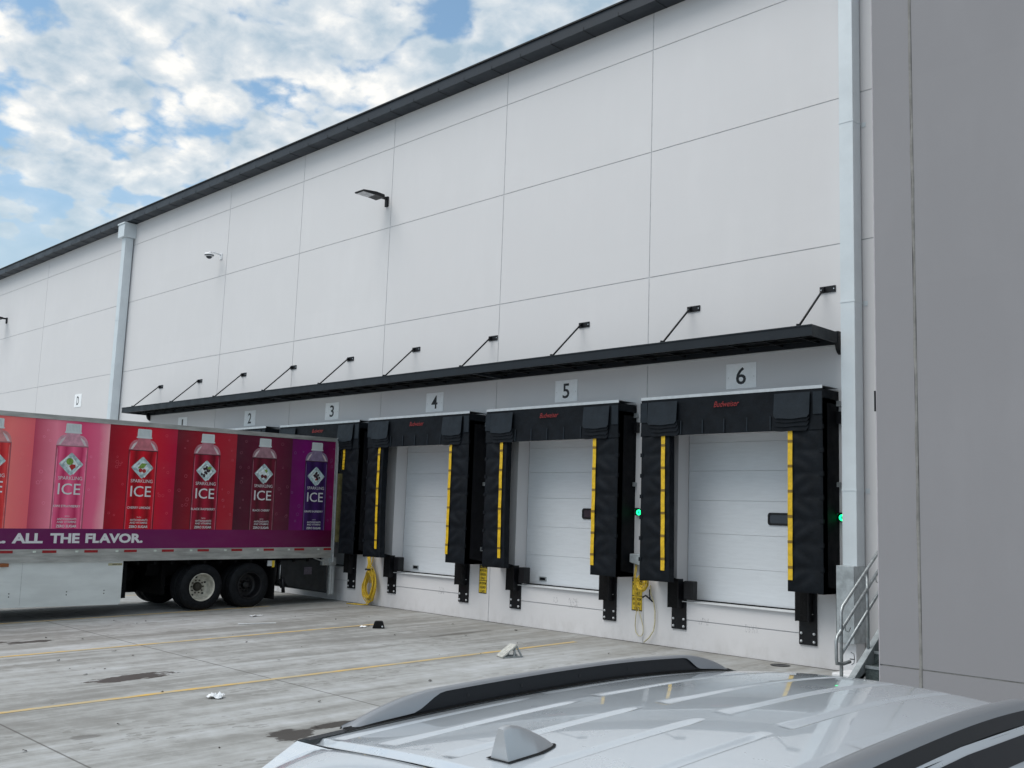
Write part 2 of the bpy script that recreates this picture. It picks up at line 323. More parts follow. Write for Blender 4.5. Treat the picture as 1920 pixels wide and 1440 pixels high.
# ------------------------------------------------------------------ helpers
class MB:
    def __init__(s): s.v = []; s.f = []; s.sm = []
    def add(s, vs, fs, smooth=False):
        o = len(s.v); s.v += [tuple(v) for v in vs]; s.f += [tuple(i+o for i in f) for f in fs]; s.sm += [smooth]*len(fs); return s
    def box(s, x0, x1, y0, y1, z0, z1):
        vs = [(x, y, z) for x in (x0, x1) for y in (y0, y1) for z in (z0, z1)]
        return s.add(vs, [(0, 1, 3, 2), (4, 6, 7, 5), (0, 4, 5, 1), (2, 3, 7, 6), (0, 2, 6, 4), (1, 5, 7, 3)])
    def bar(s, a, b, w, h, up=(0, 0, 1)):
        a = Vector(a); b = Vector(b); d = (b-a).normalized(); r = d.cross(Vector(up))
        if r.length < 1e-4: r = d.cross(Vector((1, 0, 0)))
        r.normalize(); u = r.cross(d)
        vs = [p+r*(w/2*i)+u*(h/2*j) for p in (a, b) for i, j in ((-1, -1), (1, -1), (1, 1), (-1, 1))]
        return s.add(vs, [(3, 2, 1, 0), (4, 5, 6, 7), (0, 1, 5, 4), (1, 2, 6, 5), (2, 3, 7, 6), (3, 0, 4, 7)])
    def tube(s, pts, r, n=8, caps=True, closed=False):
        pts = [Vector(p) for p in pts]; N_ = len(pts); rings = []
        pu = None
        for i, p in enumerate(pts):
            if closed: d = (pts[(i+1) % N_]-pts[i-1])
            else: d = pts[min(i+1, N_-1)]-pts[max(i-1, 0)]
            d.normalize()
            if pu is None:
                a = Vector((0, 0, 1)) if abs(d.z) < .9 else Vector((1, 0, 0)); u = d.cross(a).normalized()
            else:
                u = (pu-d*pu.dot(d)).normalized()
            pu = u; v = d.cross(u); rr = r[i] if isinstance(r, (list, tuple)) else r
            rings.append([p+u*(rr*math.cos(2*PI*k/n))+v*(rr*math.sin(2*PI*k/n)) for k in range(n)])
        vs = [q for R_ in rings for q in R_]; fs = []
        for i in range(N_ if closed else N_-1):
            j = (i+1) % N_
            for k in range(n): fs.append((i*n+k, i*n+(k+1) % n, j*n+(k+1) % n, j*n+k))
        if caps and not closed: fs += [tuple(range(n))[::-1], tuple((N_-1)*n+k for k in range(n))]
        return s.add(vs, fs, True)
    def lathe(s, prof, n=32, axis='x', c=(0, 0, 0)):
        vs = []; fs = []
        for (a, r) in prof:
            for k in range(n):
                t = 2*PI*k/n; p = (a, r*math.cos(t), r*math.sin(t))
                if axis == 'z': p = (r*math.cos(t), r*math.sin(t), a)
                if axis == 'y': p = (r*math.cos(t), a, r*math.sin(t))
                vs.append((p[0]+c[0], p[1]+c[1], p[2]+c[2]))
        for i in range(len(prof)-1):
            for k in range(n): fs.append((i*n+k, i*n+(k+1) % n, (i+1)*n+(k+1) % n, (i+1)*n+k))
        return s.add(vs, fs, True)
    def disc(s, c, r, n=20, axis='y', ry=None):
        ry = ry or r; vs = [c]
        for k in range(n):
            t = 2*PI*k/n; a, b = r*math.cos(t), ry*math.sin(t)
            vs.append({'y': (c[0]+a, c[1], c[2]+b), 'x': (c[0], c[1]+a, c[2]+b), 'z': (c[0]+a, c[1]+b, c[2])}[axis])
        return s.add(vs, [(0, 1+k, 1+(k+1) % n) for k in range(n)])
    def prism(s, poly, axis, a, b):
        def P(p, t): return {'x': (t, p[0], p[1]), 'y': (p[0], t, p[1]), 'z': (p[0], p[1], t)}[axis]
        n = len(poly); vs = [P(p, a) for p in poly]+[P(p, b) for p in poly]
        return s.add(vs, [tuple(range(n)), tuple(range(2*n-1, n-1, -1))]+[(i, (i+1) % n, n+(i+1) % n, n+i) for i in range(n)])
    def grid(s, fn, nu, nv, smooth=True):
        vs = [fn(i/nu, j/nv) for j in range(nv+1) for i in range(nu+1)]
        fs = [(j*(nu+1)+i, j*(nu+1)+i+1, (j+1)*(nu+1)+i+1, (j+1)*(nu+1)+i) for j in range(nv) for i in range(nu)]
        return s.add(vs, fs, smooth)
    def build(s, name, m, parent=None, world=None, bevel=0, fix=True):
        if world is not None:
            w = Vector(world); s.v = [tuple(Vector(v)-w) for v in s.v]
        me = bpy.data.meshes.new(name); me.from_pydata(s.v, [], s.f); me.materials.append(M[m] if isinstance(m, str) else m)
        me.polygons.foreach_set('use_smooth', s.sm); me.update()
        if fix:
            bm = bmesh.new(); bm.from_mesh(me); bmesh.ops.recalc_face_normals(bm, faces=bm.faces); bm.to_mesh(me); bm.free()
        o = bpy.data.objects.new(name, me); COL.objects.link(o)
        if parent is not None: o.parent = parent
        if bevel:
            b = o.modifiers.new('b', 'BEVEL'); b.width = bevel; b.segments = 2; b.limit_method = 'ANGLE'; b.angle_limit = .6
        return o
def tag(o, label, cat, group=None, kind=None):
    if label: o['label'] = label
    if cat: o['category'] = cat
    if group: o['group'] = group
    if kind: o['kind'] = kind
    return o
def thing(name, label, cat, loc=(0, 0, 0), rot=None, group=None):
    o = bpy.data.objects.new(name, None); COL.objects.link(o); o.location = loc; o.empty_display_size = .2
    if rot: o.rotation_euler = rot
    return tag(o, label, cat, group)
def dup(root, loc, label):
    r = root.copy(); COL.objects.link(r); r.location = loc; r['label'] = label
    for ch in list(root.children):
        c = ch.copy(); COL.objects.link(c); c.parent = r
        for gch in list(ch.children):
            d = gch.copy(); COL.objects.link(d); d.parent = c
    return r
def text_mb(body, w, h, place, bold=0.0, shear=0.0, res=3):
    """text as flat mesh fitted to w x h; place(u, v) maps box coords (0..w, 0..h) to 3-D"""
    cu = bpy.data.curves.new('t', 'FONT'); cu.body = body; cu.offset = bold; cu.shear = shear; cu.resolution_u = res
    cu.size = 1; o = bpy.data.objects.new('t', cu); COL.objects.link(o)
    me = bpy.data.meshes.new_from_object(o); bpy.data.objects.remove(o); bpy.data.curves.remove(cu)
    xs = [v.co.x for v in me.vertices]; ys = [v.co.y for v in me.vertices]
    x0, x1, y0, y1 = min(xs), max(xs), min(ys), max(ys)
    mb = MB(); mb.add([place((v.co.x-x0)/(x1-x0)*w, (v.co.y-y0)/(y1-y0)*h) for v in me.vertices], [tuple(p.vertices) for p in me.polygons])
    bpy.data.meshes.remove(me); return mb
def wplace(x0, z0, y): return lambda u, v: (x0+u, y, z0+v)
U = 4.267
CX = [2.165-U*k for k in range(6)]     # dock 6, 5, 4, 3, 2, 1
# ------------------------------------------------------------------ the yard
M['footshadedirt'] = mat('foot_shade_dirt', (.075, .068, .058), .85, 0, var=.4, vs=6)  # dark colour for contact shade and some dirt at the wall foot
def make_ground():
    mb = MB(); xs = [-400, -60, 20, 400]; ys = [(400, 0), (0.0, 0), (-40, -.88), (-400, -.88)]
    vs = [(x, y, z) for (y, z) in ys for x in xs]; fs = [(r*4+c, r*4+c+1, (r+1)*4+c+1, (r+1)*4+c) for r in range(3) for c in range(3)]
    mb.add(vs, fs); o = mb.build('concrete_yard', 'ground'); o['kind'] = 'structure'
    for p in o.data.polygons:
        pass
    if o.data.polygons[0].normal.z < 0: o.data.flip_normals()
    gz = lambda y: .022*y
    mb = MB()
    for x in [-.91, -5.27, -9.63, -13.9, -18.2]:
        y1 = -.9 if x > -1 else -2.2
        if x > 0: y1 = -2.6
        n = 24
        for i in range(n):
            a = y1+(-24-y1)*i/n; b = y1+(-24-y1)*(i+1)/n; w = .058
            mb.add([(x-w, a, gz(a)+.004), (x+w, a, gz(a)+.004), (x+w, b, gz(b)+.004), (x-w, b, gz(b)+.004)], [(0, 1, 2, 3)])
    o = mb.build('yellow_stall_lines', 'linep'); o['kind'] = 'structure'
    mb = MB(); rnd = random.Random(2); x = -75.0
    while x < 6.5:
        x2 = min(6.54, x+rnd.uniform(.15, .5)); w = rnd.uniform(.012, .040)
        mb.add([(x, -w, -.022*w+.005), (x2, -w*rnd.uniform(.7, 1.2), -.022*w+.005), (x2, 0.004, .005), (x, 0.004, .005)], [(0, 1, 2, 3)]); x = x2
    o = mb.build('wall_foot_shade_dirt', 'footshadedirt', fix=False); o['kind'] = 'structure'  # ragged strip paints the contact shade, with some dirt, where wall meets ground
make_ground()
gz = lambda y: .022*y
# ------------------------------------------------------------------ warehouse
WX0, WX1 = -75.0, 12.0
ZJ = [7.10, 9.70, 11.88]
ZT = 12.90
def make_warehouse():
    T = thing('warehouse', 'long white tilt-up concrete warehouse with dark roof coping and a row of dock doors', 'building', (0, 0, 0))
    G2 = .012
    joints = [WX0, -62.6, -55.2, -47.8, -40.2, -32.6, -24.83]+[-U*k for k in (4, 3, 2, 1, 0)]+[4.36, WX1]
    mb = MB(); TH = .34
    for a, b in zip(joints[:-1], joints[1:]):
        x0, x1 = a+G2, b-G2
        docks = [c for c in CX if a < c < b]
        if a < -24 and a > -26:    # wide bay: dock 1 (-19.17)
            docks = [CX[5]]
        for (z0, z1) in ((ZJ[0]+G2*.8, ZJ[1]-G2*.8), (ZJ[1]+G2*.8, ZJ[2]-G2*.8), (ZJ[2]+G2*.8, ZT)):
            mb.box(x0, x1, 0, TH, z0, z1)
        top = ZJ[0]-G2*.8
        if docks:
            c = docks[0]; l, r, s_, h = c-1.40, c+1.40, .85, 3.95
            mb.box(x0, l, 0, TH, -.3, top); mb.box(r, x1, 0, TH, -.3, top); mb.box(l, r, 0, TH, h, top)
            mb.box(l, r, 0, TH, -.3, .52); mb.box(l, r, -.004, TH, .535, s_)
        else:
            mb.box(x0, x1, 0, TH, -.3, top)
    mb.build('wall', 'wall', T)
    mb = MB()
    for x in joints[1:-1]: mb.box(x-.03, x+.03, .009, TH-.02, -.3, ZT)
    for z in ZJ: mb.box(WX0, WX1, .012, TH-.03, z-.03, z+.03)
    for c in CX: mb.box(c-1.39, c+1.39, .02, TH-.04, .50, .56)
    mb.build('joint_sealant', 'groove', T)
    mb = MB(); mb.box(WX0, WX1, TH+.06, TH+40, -.3, 12.6); mb.build('rear_volume', 'wall', T)
    # coping
    R = MB(); yf = -.40
    R.box(WX0, WX1, yf, .40, 12.685, 12.93); rf = R.build('roof_coping', 'trim', T)
    R = MB(); R.box(WX0, WX1, yf-.035, yf, 12.93, 12.965); R.box(WX0, WX1, yf, .5, 12.932, 12.965); R.build('coping_cap', 'seam', rf)
    x = 3.2
    while x > WX0:
        R = MB(); R.box(x-.006, x+.006, yf-.006, yf, 12.68, 12.76); R.box(x-.006, x+.006, yf-.004, -.002, 12.676, 12.6848); x -= .955
        R.build('coping_seam', 'seam', rf)
    # dock doors
    for i, c in enumerate(CX):
        y = .335
        d = MB(); lines = [.87, 1.50, 2.107, 2.72, 3.27, 3.80, 3.95]
        for a, b in zip(lines[:-1], lines[1:]): d.box(c-1.39, c+1.39, y, y+.06, a+.002, b-.002)
        for a, b in zip(lines[:-1], lines[1:]):
            nz = 5
            for k in range(1, nz):
                zz = a+(b-a)*k/nz; d.box(c-1.385, c+1.385, y-.0008, y, zz-.004, zz+.004)
        door = d.build('dock_door', 'doorw', T)
        d = MB(); d.box(c-1.398, c+1.398, y-.03, y+.01, .853, .885); d.build('weatherstrip', 'rubber', door)
        if i in (0, 1):
            d = MB(); wx = c+.315 if i == 0 else c+.36-.32+.16
            wx = c+.32 if i == 0 else c+.19+.02
            outer = rrect(wx, wx+.80, 2.30, 2.52, .05); inner = rrect(wx+.035, wx+.765, 2.335, 2.485, .035)
            ring(d, outer, inner, y-.022, y-.002); f = d.build('window', 'blacksteel', door)
        if i in (1, 2, 3):
            d = MB(); hx = c-.86; d.box(hx-.10, hx+.10, y-.02, y-.002, .955, 1.045); hp = d.build('handle_plate', 'galv', door)
            d = MB(); d.box(hx-.075, hx+.075, y-.024, y-.0205, .975, 1.028); d.build('slot', 'blacksteel', hp)
        d = MB(); d.box(c-1.385, c+1.385, -.06, .32, .851, .862); d.build('dock_leveller', 'jamb', T)
    # window panes after the frames (sub-parts of the doors)
    for door in [o for o in T.children if o.name.startswith('dock_door')]:
        for w in list(door.children):
            if w.name.startswith('window'):
                xs = [v.co.x for v in w.data.vertices]; d = MB()
                d.box(min(xs)+.03, max(xs)-.03, .322, .334, 2.33, 2.49); d.build('window_pane', 'glassdk', door)
    return T
def rrect(x0, x1, z0, z1, r, n=5):
    P = []
    for (cx, cz, a0) in ((x1-r, z1-r, 0), (x0+r, z1-r, PI/2), (x0+r, z0+r, PI), (x1-r, z0+r, 1.5*PI)):
        for k in range(n+1):
            t = a0+PI/2*k/n; P.append((cx+r*math.cos(t), cz+r*math.sin(t)))
    return P
def ring(mb, o, i, y0, y1):
    n = len(o); vs = [(p[0], y0, p[1]) for p in o]+[(p[0], y0, p[1]) for p in i]+[(p[0], y1, p[1]) for p in o]+[(p[0], y1, p[1]) for p in i]
    fs = []
    for k in range(n):
        j = (k+1) % n; fs += [(k, j, n+j, n+k), (k, 2*n+k, 2*n+j, j), (n+k, n+j, 3*n+j, 3*n+k)]
    mb.add(vs, fs)
make_warehouse()
# ---- grey projecting wall on the right
def make_projecting_wall():
    T = thing('projecting_wall', 'grey painted concrete wall at the right edge, nearer than the white one', 'wall', (6.55, -4, 0))
    W = (6.55, -4, 0); mb = MB(); G2 = .018; x0 = 6.552
    xs = [x0, 7.06, 15.0]; zs = [-.5, .715, ZT]
    for a, b in zip(xs[:-1], xs[1:]):
        for c, d in zip(zs[:-1], zs[1:]):
            l = a if a == x0 else a+G2; r = b-G2 if b == 7.06 else b
            mb.box(l+(.022 if a == x0 else 0), r, -4.0, -.02, c+(.008 if c > 0 else 0), d-(.008 if d < 1 else 0))
            if a == x0: mb.box(l, l+.02, -3.978, -.03, c+(.008 if c > 0 else 0), d-(.008 if d < 1 else 0))
    mb.build('wall', 'greywall', T, W)
    mb = MB(); mb.add([(6.552, -3.978, -.5), (6.574, -4.001, -.5), (6.574, -4.001, ZT), (6.552, -3.978, ZT)], [(0, 1, 2, 3)]); mb.build('chamfered_edge', 'greyedge', T, W)
    mb = MB()
    pts = []
    z = -.5
    while z <= ZT:
        pts.append((7.06+random.uniform(-.006, .006), -3.992, z)); z += .35
    mb.tube(pts, [.019+random.uniform(-.005, .005) for _ in pts], 6)
    mb.box(6.6, 15, -3.992, -3.9, .70, .73); mb.build('joint_sealant', 'groovedk', T, W)
    mb = MB(); mb.box(6.536, 6.556, -3.99, -3.97, 3.70, 3.95); mb.build('edge_strip', 'blacksteel', T, W)
make_projecting_wall()
# ---- downspouts
def make_spout(xc, wd, dp, z1, box, label):
    yb = -.045; T = thing('downspout', label, 'downspout', (xc, 0, 0)); W = (xc, 0, 0)
    mb = MB(); z0 = 1.60 if not box else 0.0
    mb.box(xc-wd/2, xc+wd/2, yb-dp, yb, z0, z1); mb.build('pipe', 'spout', T, W, bevel=.008)
    mb = MB()
    for z in ((2.9, 6.0, 9.1, 12.0) if not box else (3.0, 5.9, 9.0)):
        mb = MB(); mb.box(xc-wd/2-.006, xc+wd/2+.006, yb-dp-.006, yb, z-.012, z+.012)
        mb.box(xc+wd/2, xc+wd/2+.075, -.008, -.001, z-.04, z+.04); mb.box(xc-wd/2-.05, xc-wd/2, -.008, -.001, z-.04, z+.04)
        mb.build('wall_strap', 'spout', T, W)
    w2, d2 = wd*1.75, dp+.13
    mb = MB(); mb.box(xc-w2/2, xc+w2/2, yb-d2, -.002, z1, 12.60); mb.box(xc-w2/2-.03, xc+w2/2+.03, yb-d2-.03, -.002, 12.60, 12.66)
    mb.build('leader_box', 'spout', T, W, bevel=.006)
    return T, W
XR = 4.345
T_, W_ = make_spout(XR, .25, .27, 12.05, False, 'pale blue-grey square downspout beside dock 6 with a steel guard at its foot')
mb = MB(); mb.box(XR-.155, XR+.145, -.47, -.001, .50, 1.70); mb.build('steel_guard', 'galvpanel', T_, W_, bevel=.006)
mb = MB(); mb.box(XR-.11, XR+.11, -.34, -.04, -.02, .50); bt = mb.build('square_boot', 'white', T_, W_, bevel=.01)
mb = MB(); mb.box(XR-.0, XR+.075, -.345, -.341, .25, .262); mb.tube([(XR+.03, -.345, .17), (XR+.07, -.345, .2), (XR+.08, -.345, .27), (XR+.07, -.345, .34), (XR+.02, -.345, .36)], .004, 5); mb.build('cleanout_mark', 'blacksteel', bt, (0, 0, 0) if False else (XR, 0, 0))
make_spout(-24.30, .30, .30, 12.12, True, 'pale grey downspout with a square leader box left of the black canopy')
tag(MB().box(4.35, 4.72, -.95, -.42, -.05, .10).build('splash_block', 'white', None, bevel=.02), 'white splash block on the ground at the foot of the steel stairs', 'splash block')
# ------------------------------------------------------------------ signs
def number_sign(k, ch, w=.63, h=.46, z0=4.735):
    c = CX[6-k]-.035; T = thing('number_sign', 'square white sign with black number %s above its dock door' % ch, 'sign', (c, 0, z0), group='dock number signs')
    mb = MB(); mb.box(-w/2, w/2, -.012, -.001, 0, h); p = mb.build('board', 'signw', T)
    hh = .315; ww = {'1': .085, '2': .19, '3': .19, '4': .22, '5': .19, '6': .21}[ch]
    xo = 0
    text_mb(ch, ww, hh, lambda u, v: (-ww/2+u, -.0155, (h-hh)/2+v), .012).build('numeral', 'ink', T)
    mb = MB()
    for sx in (-1, 1): mb.disc((sx*(w/2-.05), -.0145, h*.45), .008, 8)
    mb.build('screw', 'galv', T)
for k in range(1, 7): number_sign(k, str(k))
T = thing('letter_sign', 'small white sign with black letter D left of the downspout', 'sign', (-28.1, 0, 6.0))
MB().box(-.34, .34, -.012, -.001, 0, .52).build('board', 'signw', T, bevel=.004)
text_mb('D', .21, .34, wplace(-.105, .09, -.0155), .012).build('letter', 'ink', T)
def caution_sign(x, label):
    T = thing('caution_sign', label, 'sign', (x, 0, .59), group='yellow caution signs between docks'); w, h = .25, .625
    MB().box(-w/2, w/2, -.006, -.001, 0, h).build('board', 'signy', T)
    mb = MB(); t = .009
    for z0, z1 in ((0, .018), (.275, .288)): mb.box(-w/2, w/2, -.008, -.0065, z0, z1)
    mb.box(-w/2, w/2, -.008, -.0065, h-.075, h)
    mb.box(-w/2, -w/2+t, -.008, -.0065, .018, h-.075); mb.box(w/2-t, w/2, -.008, -.0065, .018, h-.075); mb.build('border', 'ink', T)
    text_mb('CAUTION', .19, .036, wplace(-.095, h-.058, -.0095), .01).build('heading', 'signy', T)
    mb = MB()
    for s_, ww, z in (('MOVE ON', .20, .475), ('GREEN', .175, .388), ('ONLY', .14, .302)):
        q = text_mb(s_, ww, .055, wplace(-ww/2, z, -.0095), .012); mb.add(q.v, q.f)
        q = text_mb(s_, ww, .055, lambda u, v, ww=ww, z=z: (ww/2-u, -.0095, z-.282+v+.0), .012); mb.add(q.v, q.f)
    mb.build('lettering', 'ink', T)
caution_sign(-.157, 'yellow caution sign with a mirrored lower half, behind the cord between docks 5 and 6')
caution_sign(-4.475, 'yellow caution sign on the wall strip between docks 4 and 5')
caution_sign(4.07, 'yellow caution sign partly hidden by the handrail right of dock 6')
# ------------------------------------------------------------------ canopy
def make_canopy():
    T = thing('canopy', 'long black steel canopy hung on rods over the numbered docks', 'canopy', (-8.8, 0, 5.35)); W = (-8.8, 0, 5.35)
    x0, x1 = -21.70, 4.08; z0, z1 = 5.36, 5.54; y = -1.0
    mb = MB()
    mb.box(x0, x1, y, y+.05, z0, z1); mb.box(x1-.05, x1, y+.05, -.002, z0, z1); mb.box(x0, x0+.05, y+.05, -.002, z0, z1); mb.box(x0+.05, x1-.05, -.055, -.002, z0, z1)
    mb.box(x0, x1, y-.012, y, z1-.02, z1); mb.build('fascia', 'canopy', T, W)
    mb = MB(); mb.box(x0+.05, x1-.05, y+.05, -.055, 5.47, 5.50)
    mb.build('deck', 'deck', T, W)
    mb = MB(); x = x1-.4
    while x > x0: mb.box(x-.02, x+.02, y+.05, -.055, 5.40, 5.47); x -= .69
    for yy in (-.35, -.68): mb.box(x0+.05, x1-.05, yy-.02, yy+.02, 5.395, 5.42)
    mb.build('purlin', 'deck', T, W)
    for x in (-4.05, -12.5): MB().box(x-.03, x+.03, y+.05, -.055, 5.352, 5.40).build('splice_beam', 'canopy', T, W)
    MB().box(x0+.2, x1-.1, -.02, -.002, 5.325, 5.352).build('wall_flashing', 'jamb', T, W)
    for i in range(10):
        x = 3.80-2.758*i
        mb = MB(); mb.tube([(x+.0, -.94, 5.53), (x-.02, -.06, 6.33)], .019, 8); mb.box(x-.02, x+.02, -.97, -.91, 5.53, 5.58)
        r = mb.build('hanger_rod', 'blacksteel', T, W)
        mb = MB(); mb.box(x-.11, x+.18, -.02, -.001, 6.275, 6.385); mb.prism([(-.09, 6.30), (-.02, 6.285), (-.02, 6.375), (-.09, 6.345)], 'x', x-.03, x-.01); p = mb.build('wall_plate', 'blacksteel', r, W)
        r_b = MB()
        for sx in (-.085, .15): r_b.disc((x+sx, -.0225, 6.33), .011, 8)
        r_b.build('bolt', 'bolt', r, W)
    for x in (x1-.06, x0+.02):
        MB().prism([(-.002, 5.56), (-.14, 5.56), (-.14, 5.36), (-.10, 5.25), (-.05, 5.20), (-.002, 5.18)], 'x', x, x+.07).build('end_bracket', 'blacksteel', T, W)
make_canopy()
# ------------------------------------------------------------------ dock shelters
def make_shelter(P, label, cx, squeeze=0, bow=0.0, seed=1):
    rnd = random.Random(seed)
    T = thing('dock_shelter', label, 'dock shelter', (cx, 0, 0), group='black padded dock shelters')
    wr = [rnd.uniform(-1, 1) for _ in range(60)]
    for s_ in (-1, 1):
        zb = 1.215 if s_ < 0 else 1.235; xo = 1.85*s_
        xi_f = lambda t: s_*(1.215-(.04*(1-t) if s_ < 0 else 0)) - (bow*math.sin(PI*t)*.8 if s_ < 0 else 0)   # inner edge, t = 0 bottom .. 1 top
        mb = MB(); nz = 84; nx = 14; zt = 4.40
        def surf(u, v, back=0):
            x = xi_f(v)+(xo-xi_f(v))*u; z = zb+(zt-zb)*v
            ph = (z-zb)/.385; fr = ph-math.floor(ph)
            bil = .022*math.sin(PI*fr)**.5
            k = int(ph); a = wr[k*2 % 60]; b = wr[(k*2+1) % 60]
            wrn = .015*math.sin((u*3.2+fr*2.6*(1 if a > 0 else -1)+a)*3.1)*math.sin(PI*fr)*math.sin(PI*min(1, u*1.2))
            edge = min(1, u/.08, (1-u)/.06)
            return (x, -P-(bil+wrn)*max(0, edge)+back, z)
        mb.grid(lambda u, v: surf(u, v), nx, nz)
        # closing rim
        pad = mb
        for (u) in (0, 1):
            pad.grid(lambda a, v, u=u: (surf(u, v)[0], -P+a*.15, surf(u, v)[2]), 1, 20)
        pad.grid(lambda u, a: (surf(u, 0)[0], -P+a*.15, zb), 4, 1); pad.grid(lambda u, v: (surf(u, v)[0], -P+.15, surf(u, v)[2]), 2, 20)
        p = pad.build('side_pad', 'fabric', T, fix=False)
        # outer side curtain
        mb = MB(); a, b = sorted((xo, xo-.10*s_)); mb.box(a, b, -P+.004, -.001, zb-.01, 4.40)
        mb.build('side_curtain', 'foam', p)
        # yellow guide stripe following the inner edge
        mb = MB(); md = MB(); n = 54; w = .086
        off = .12 if s_ < 0 else .065
        z0, z1 = (1.42, 3.90) if not (seed == 4 and s_ > 0) else (3.35, 3.90)
        def sx(z):
            t = (z-zb)/(zt-zb)
            return xi_f(t)+s_*off
        def fy(x, z):
            t = (z-zb)/(zt-zb); return -P-.039+.003*math.sin(z*9+wr[5]*3)
        for i in range(n):
            za, zz = z0+(z1-z0)*i/n, z0+(z1-z0)*(i+1)/n
            q = []
            for z in (za, zz):
                for e in (-w/2, w/2):
                    x = sx(z)+e; q.append((x, fy(x, z), z))
            mb.add(q, [(0, 1, 3, 2)], True)
            if i % 9 == 4 and n:
                MB().add([(a_, b_-.003, c_) for a_, b_, c_ in q], [(0, 1, 3, 2)]).build('stripe_band', 'yellowdk', p, fix=False)
        mb.build('guide_stripe', 'yellow', p, fix=False)
        # small fabric loops on the outer edge
        z = zb+.38
        while z < 4.0:
            MB().box(*sorted((xo-.05*s_, xo+.012*s_)), -P-.02, -P+.03, z-.035, z+.035).build('edge_loop', 'fabric', p); z += .385
        # bottom wedge
        mb = MB(); xi = 1.25*s_; xk = (1.36 if s_ < 0 else 1.40)*s_
        vs = [(xi, -P+.02, zb), (xi, -P+.02, zb+.13), (xk, -.08, zb-.0), (xk, -.08, zb+.05), (xo, -P+.02, zb), (xo, -P+.02, zb+.13), (xo, -.01, zb), (xo, -.01, zb+.05)]
        mb.add(vs, [(0, 1, 3, 2), (4, 6, 7, 5), (0, 4, 5, 1), (2, 3, 7, 6), (0, 2, 6, 4), (1, 5, 7, 3)]); mb.build('bottom_wedge', 'foam', T)
        if s_ < 0 and seed in (2, 3):
            q = MB(); q.add([(-1.235, -P+.10, 1.355), (-1.27, -P+.22, 1.352), (-1.40, -P+.20, 1.352), (-1.33, -P+.08, 1.356)], [(0, 1, 2, 3)]); q.build('red_patch', 'redpatch', T, fix=False)
        # wall clips
        for z, h, w2 in ((4.345, .045, .05), (4.11, .10, .085), (3.0, .04, .04), (1.56, .045, .05)):
            a, b = sorted((xo, xo+w2*s_)); mb = MB(); mb.box(a, b, -.09, -.001, z-h, z+h)
            mb.build('wall_clip', 'blacksteel' if h > .08 else 'galv', T) if (s_ > 0 or h < .08) else None
    # header
    mb = MB(); zt = 4.55; zb = 3.875
    def hs(u, v):
        x = -1.85+3.7*u; z = zb+(zt+.018*math.sin(PI*u)-zb)*v
        y = -P-.028-.010*math.sin(u*23+wr[3])*math.sin(PI*v)-.006*math.sin(u*61+v*4)*(1-v)
        if u < .06 or u > .94: y += .0
        lift = .0 if .17 < u < .83 else .35*max(0, 1-v)*0
        return (x, y, z)
    lo = .19
    def hc(u, v):      # hanging curtain between the pads goes lower than its ends
        return hs(u, v)
    mb.grid(hc, 60, 14)
    h = mb
    h.box(-1.85, 1.85, -P-.016, -.001, 4.33, zt); h.box(-1.30, 1.30, -P-.010, -P+.10, zb+.01, 4.33)
    hd = h.build('header_curtain', 'fabric', T, fix=False)
    mb = MB(); mb.box(-1.86, 1.86, -P-.032, -P-.018, zt+.002, zt+.045); mb.box(-1.86, 1.86, -P-.032, -.05, zt+.045, zt+.055); mb.build('drip_flashing', 'alu', hd)
    for x in (-.93, -.46, -.01, .455, .91): MB().box(x-.012, x+.012, -P-.046, -P-.036, 3.885, 4.13).build('reinforcing_strip', 'fabric2', hd)
    text_mb('Budweiser', .52, .10, lambda u, v: (-.22+u, -P-.050, 4.34+v), .0, .35).build('logo_lettering', 'logo', hd, fix=False)
    # corner flaps
    for s_ in (-1, 1):
        xa, xb = sorted((1.0*s_, 1.66*s_))
        # square tab outside of the flaps
        a, b = sorted((1.70*s_, 1.86*s_)); mb = MB(); mb.box(a, b, -P-.045, -P-.030, 4.13, 4.50); mb.build('end_tab', 'fabric2', hd)
        for k, (zz, dy) in enumerate(((4.075, .100), (4.015, .080), (3.945, .065), (3.872, .050))):
            mb = MB(); n = 16; r = .05; ztop = 4.50 if k == 0 else 4.15; sag = .006+.010*rnd.random()
            def fl(u, v, zz=zz, dy=dy, k=k, sag=sag, ztop=ztop):
                x = xa+(xb-xa)*u+(.012*k*s_*-1)
                zb_ = zz-sag*math.sin(PI*u*1.0)+.006*math.sin(u*9+k)
                e = min(u, 1-u)*(xb-xa)
                if e < r: zb_ += r-math.sqrt(max(0, r*r-(r-e)**2))
                z = zb_+(ztop-zb_)*v
                return (x, -P-dy-.012*math.sin(PI*u)*(1-v)+.03*v*(1 if k == 0 else 0), z)
            mb.grid(fl, n, 6)
            q = MB(); base = len(mb.v); back = [(x, y+.012, z) for x, y, z in mb.v]
            mb.add(back, [tuple(reversed(f)) for f in mb.f], True)
            # rim strip along bottom
            vs = []; 
            for i in range(n+1): vs += [mb.v[i], mb.v[base+i]]
            mb.add(vs, [(2*i, 2*i+1, 2*i+3, 2*i+2) for i in range(n)])
            mb.build('corner_flap', 'fabric2' if k == 0 else 'fabric', hd, fix=False)
    return T
sh_labels = {0: 'black dock shelter under sign 6, fully seen, beside the near downspout', 1: 'black dock shelter under sign 5, between docks 4 and 6',
             2: 'black dock shelter under sign 4 with yellow rope hanging at its left', 3: 'black dock shelter under sign 3 with the trailer backed into it',
             4: 'black dock shelter under sign 2, mostly hidden by the trailer'}
for i in (0, 1, 2, 3, 4):
    make_shelter(.55 if i != 3 else .43, sh_labels[i], CX[i], bow=(0, .02, .05, .03, .02)[i], seed=i+1)
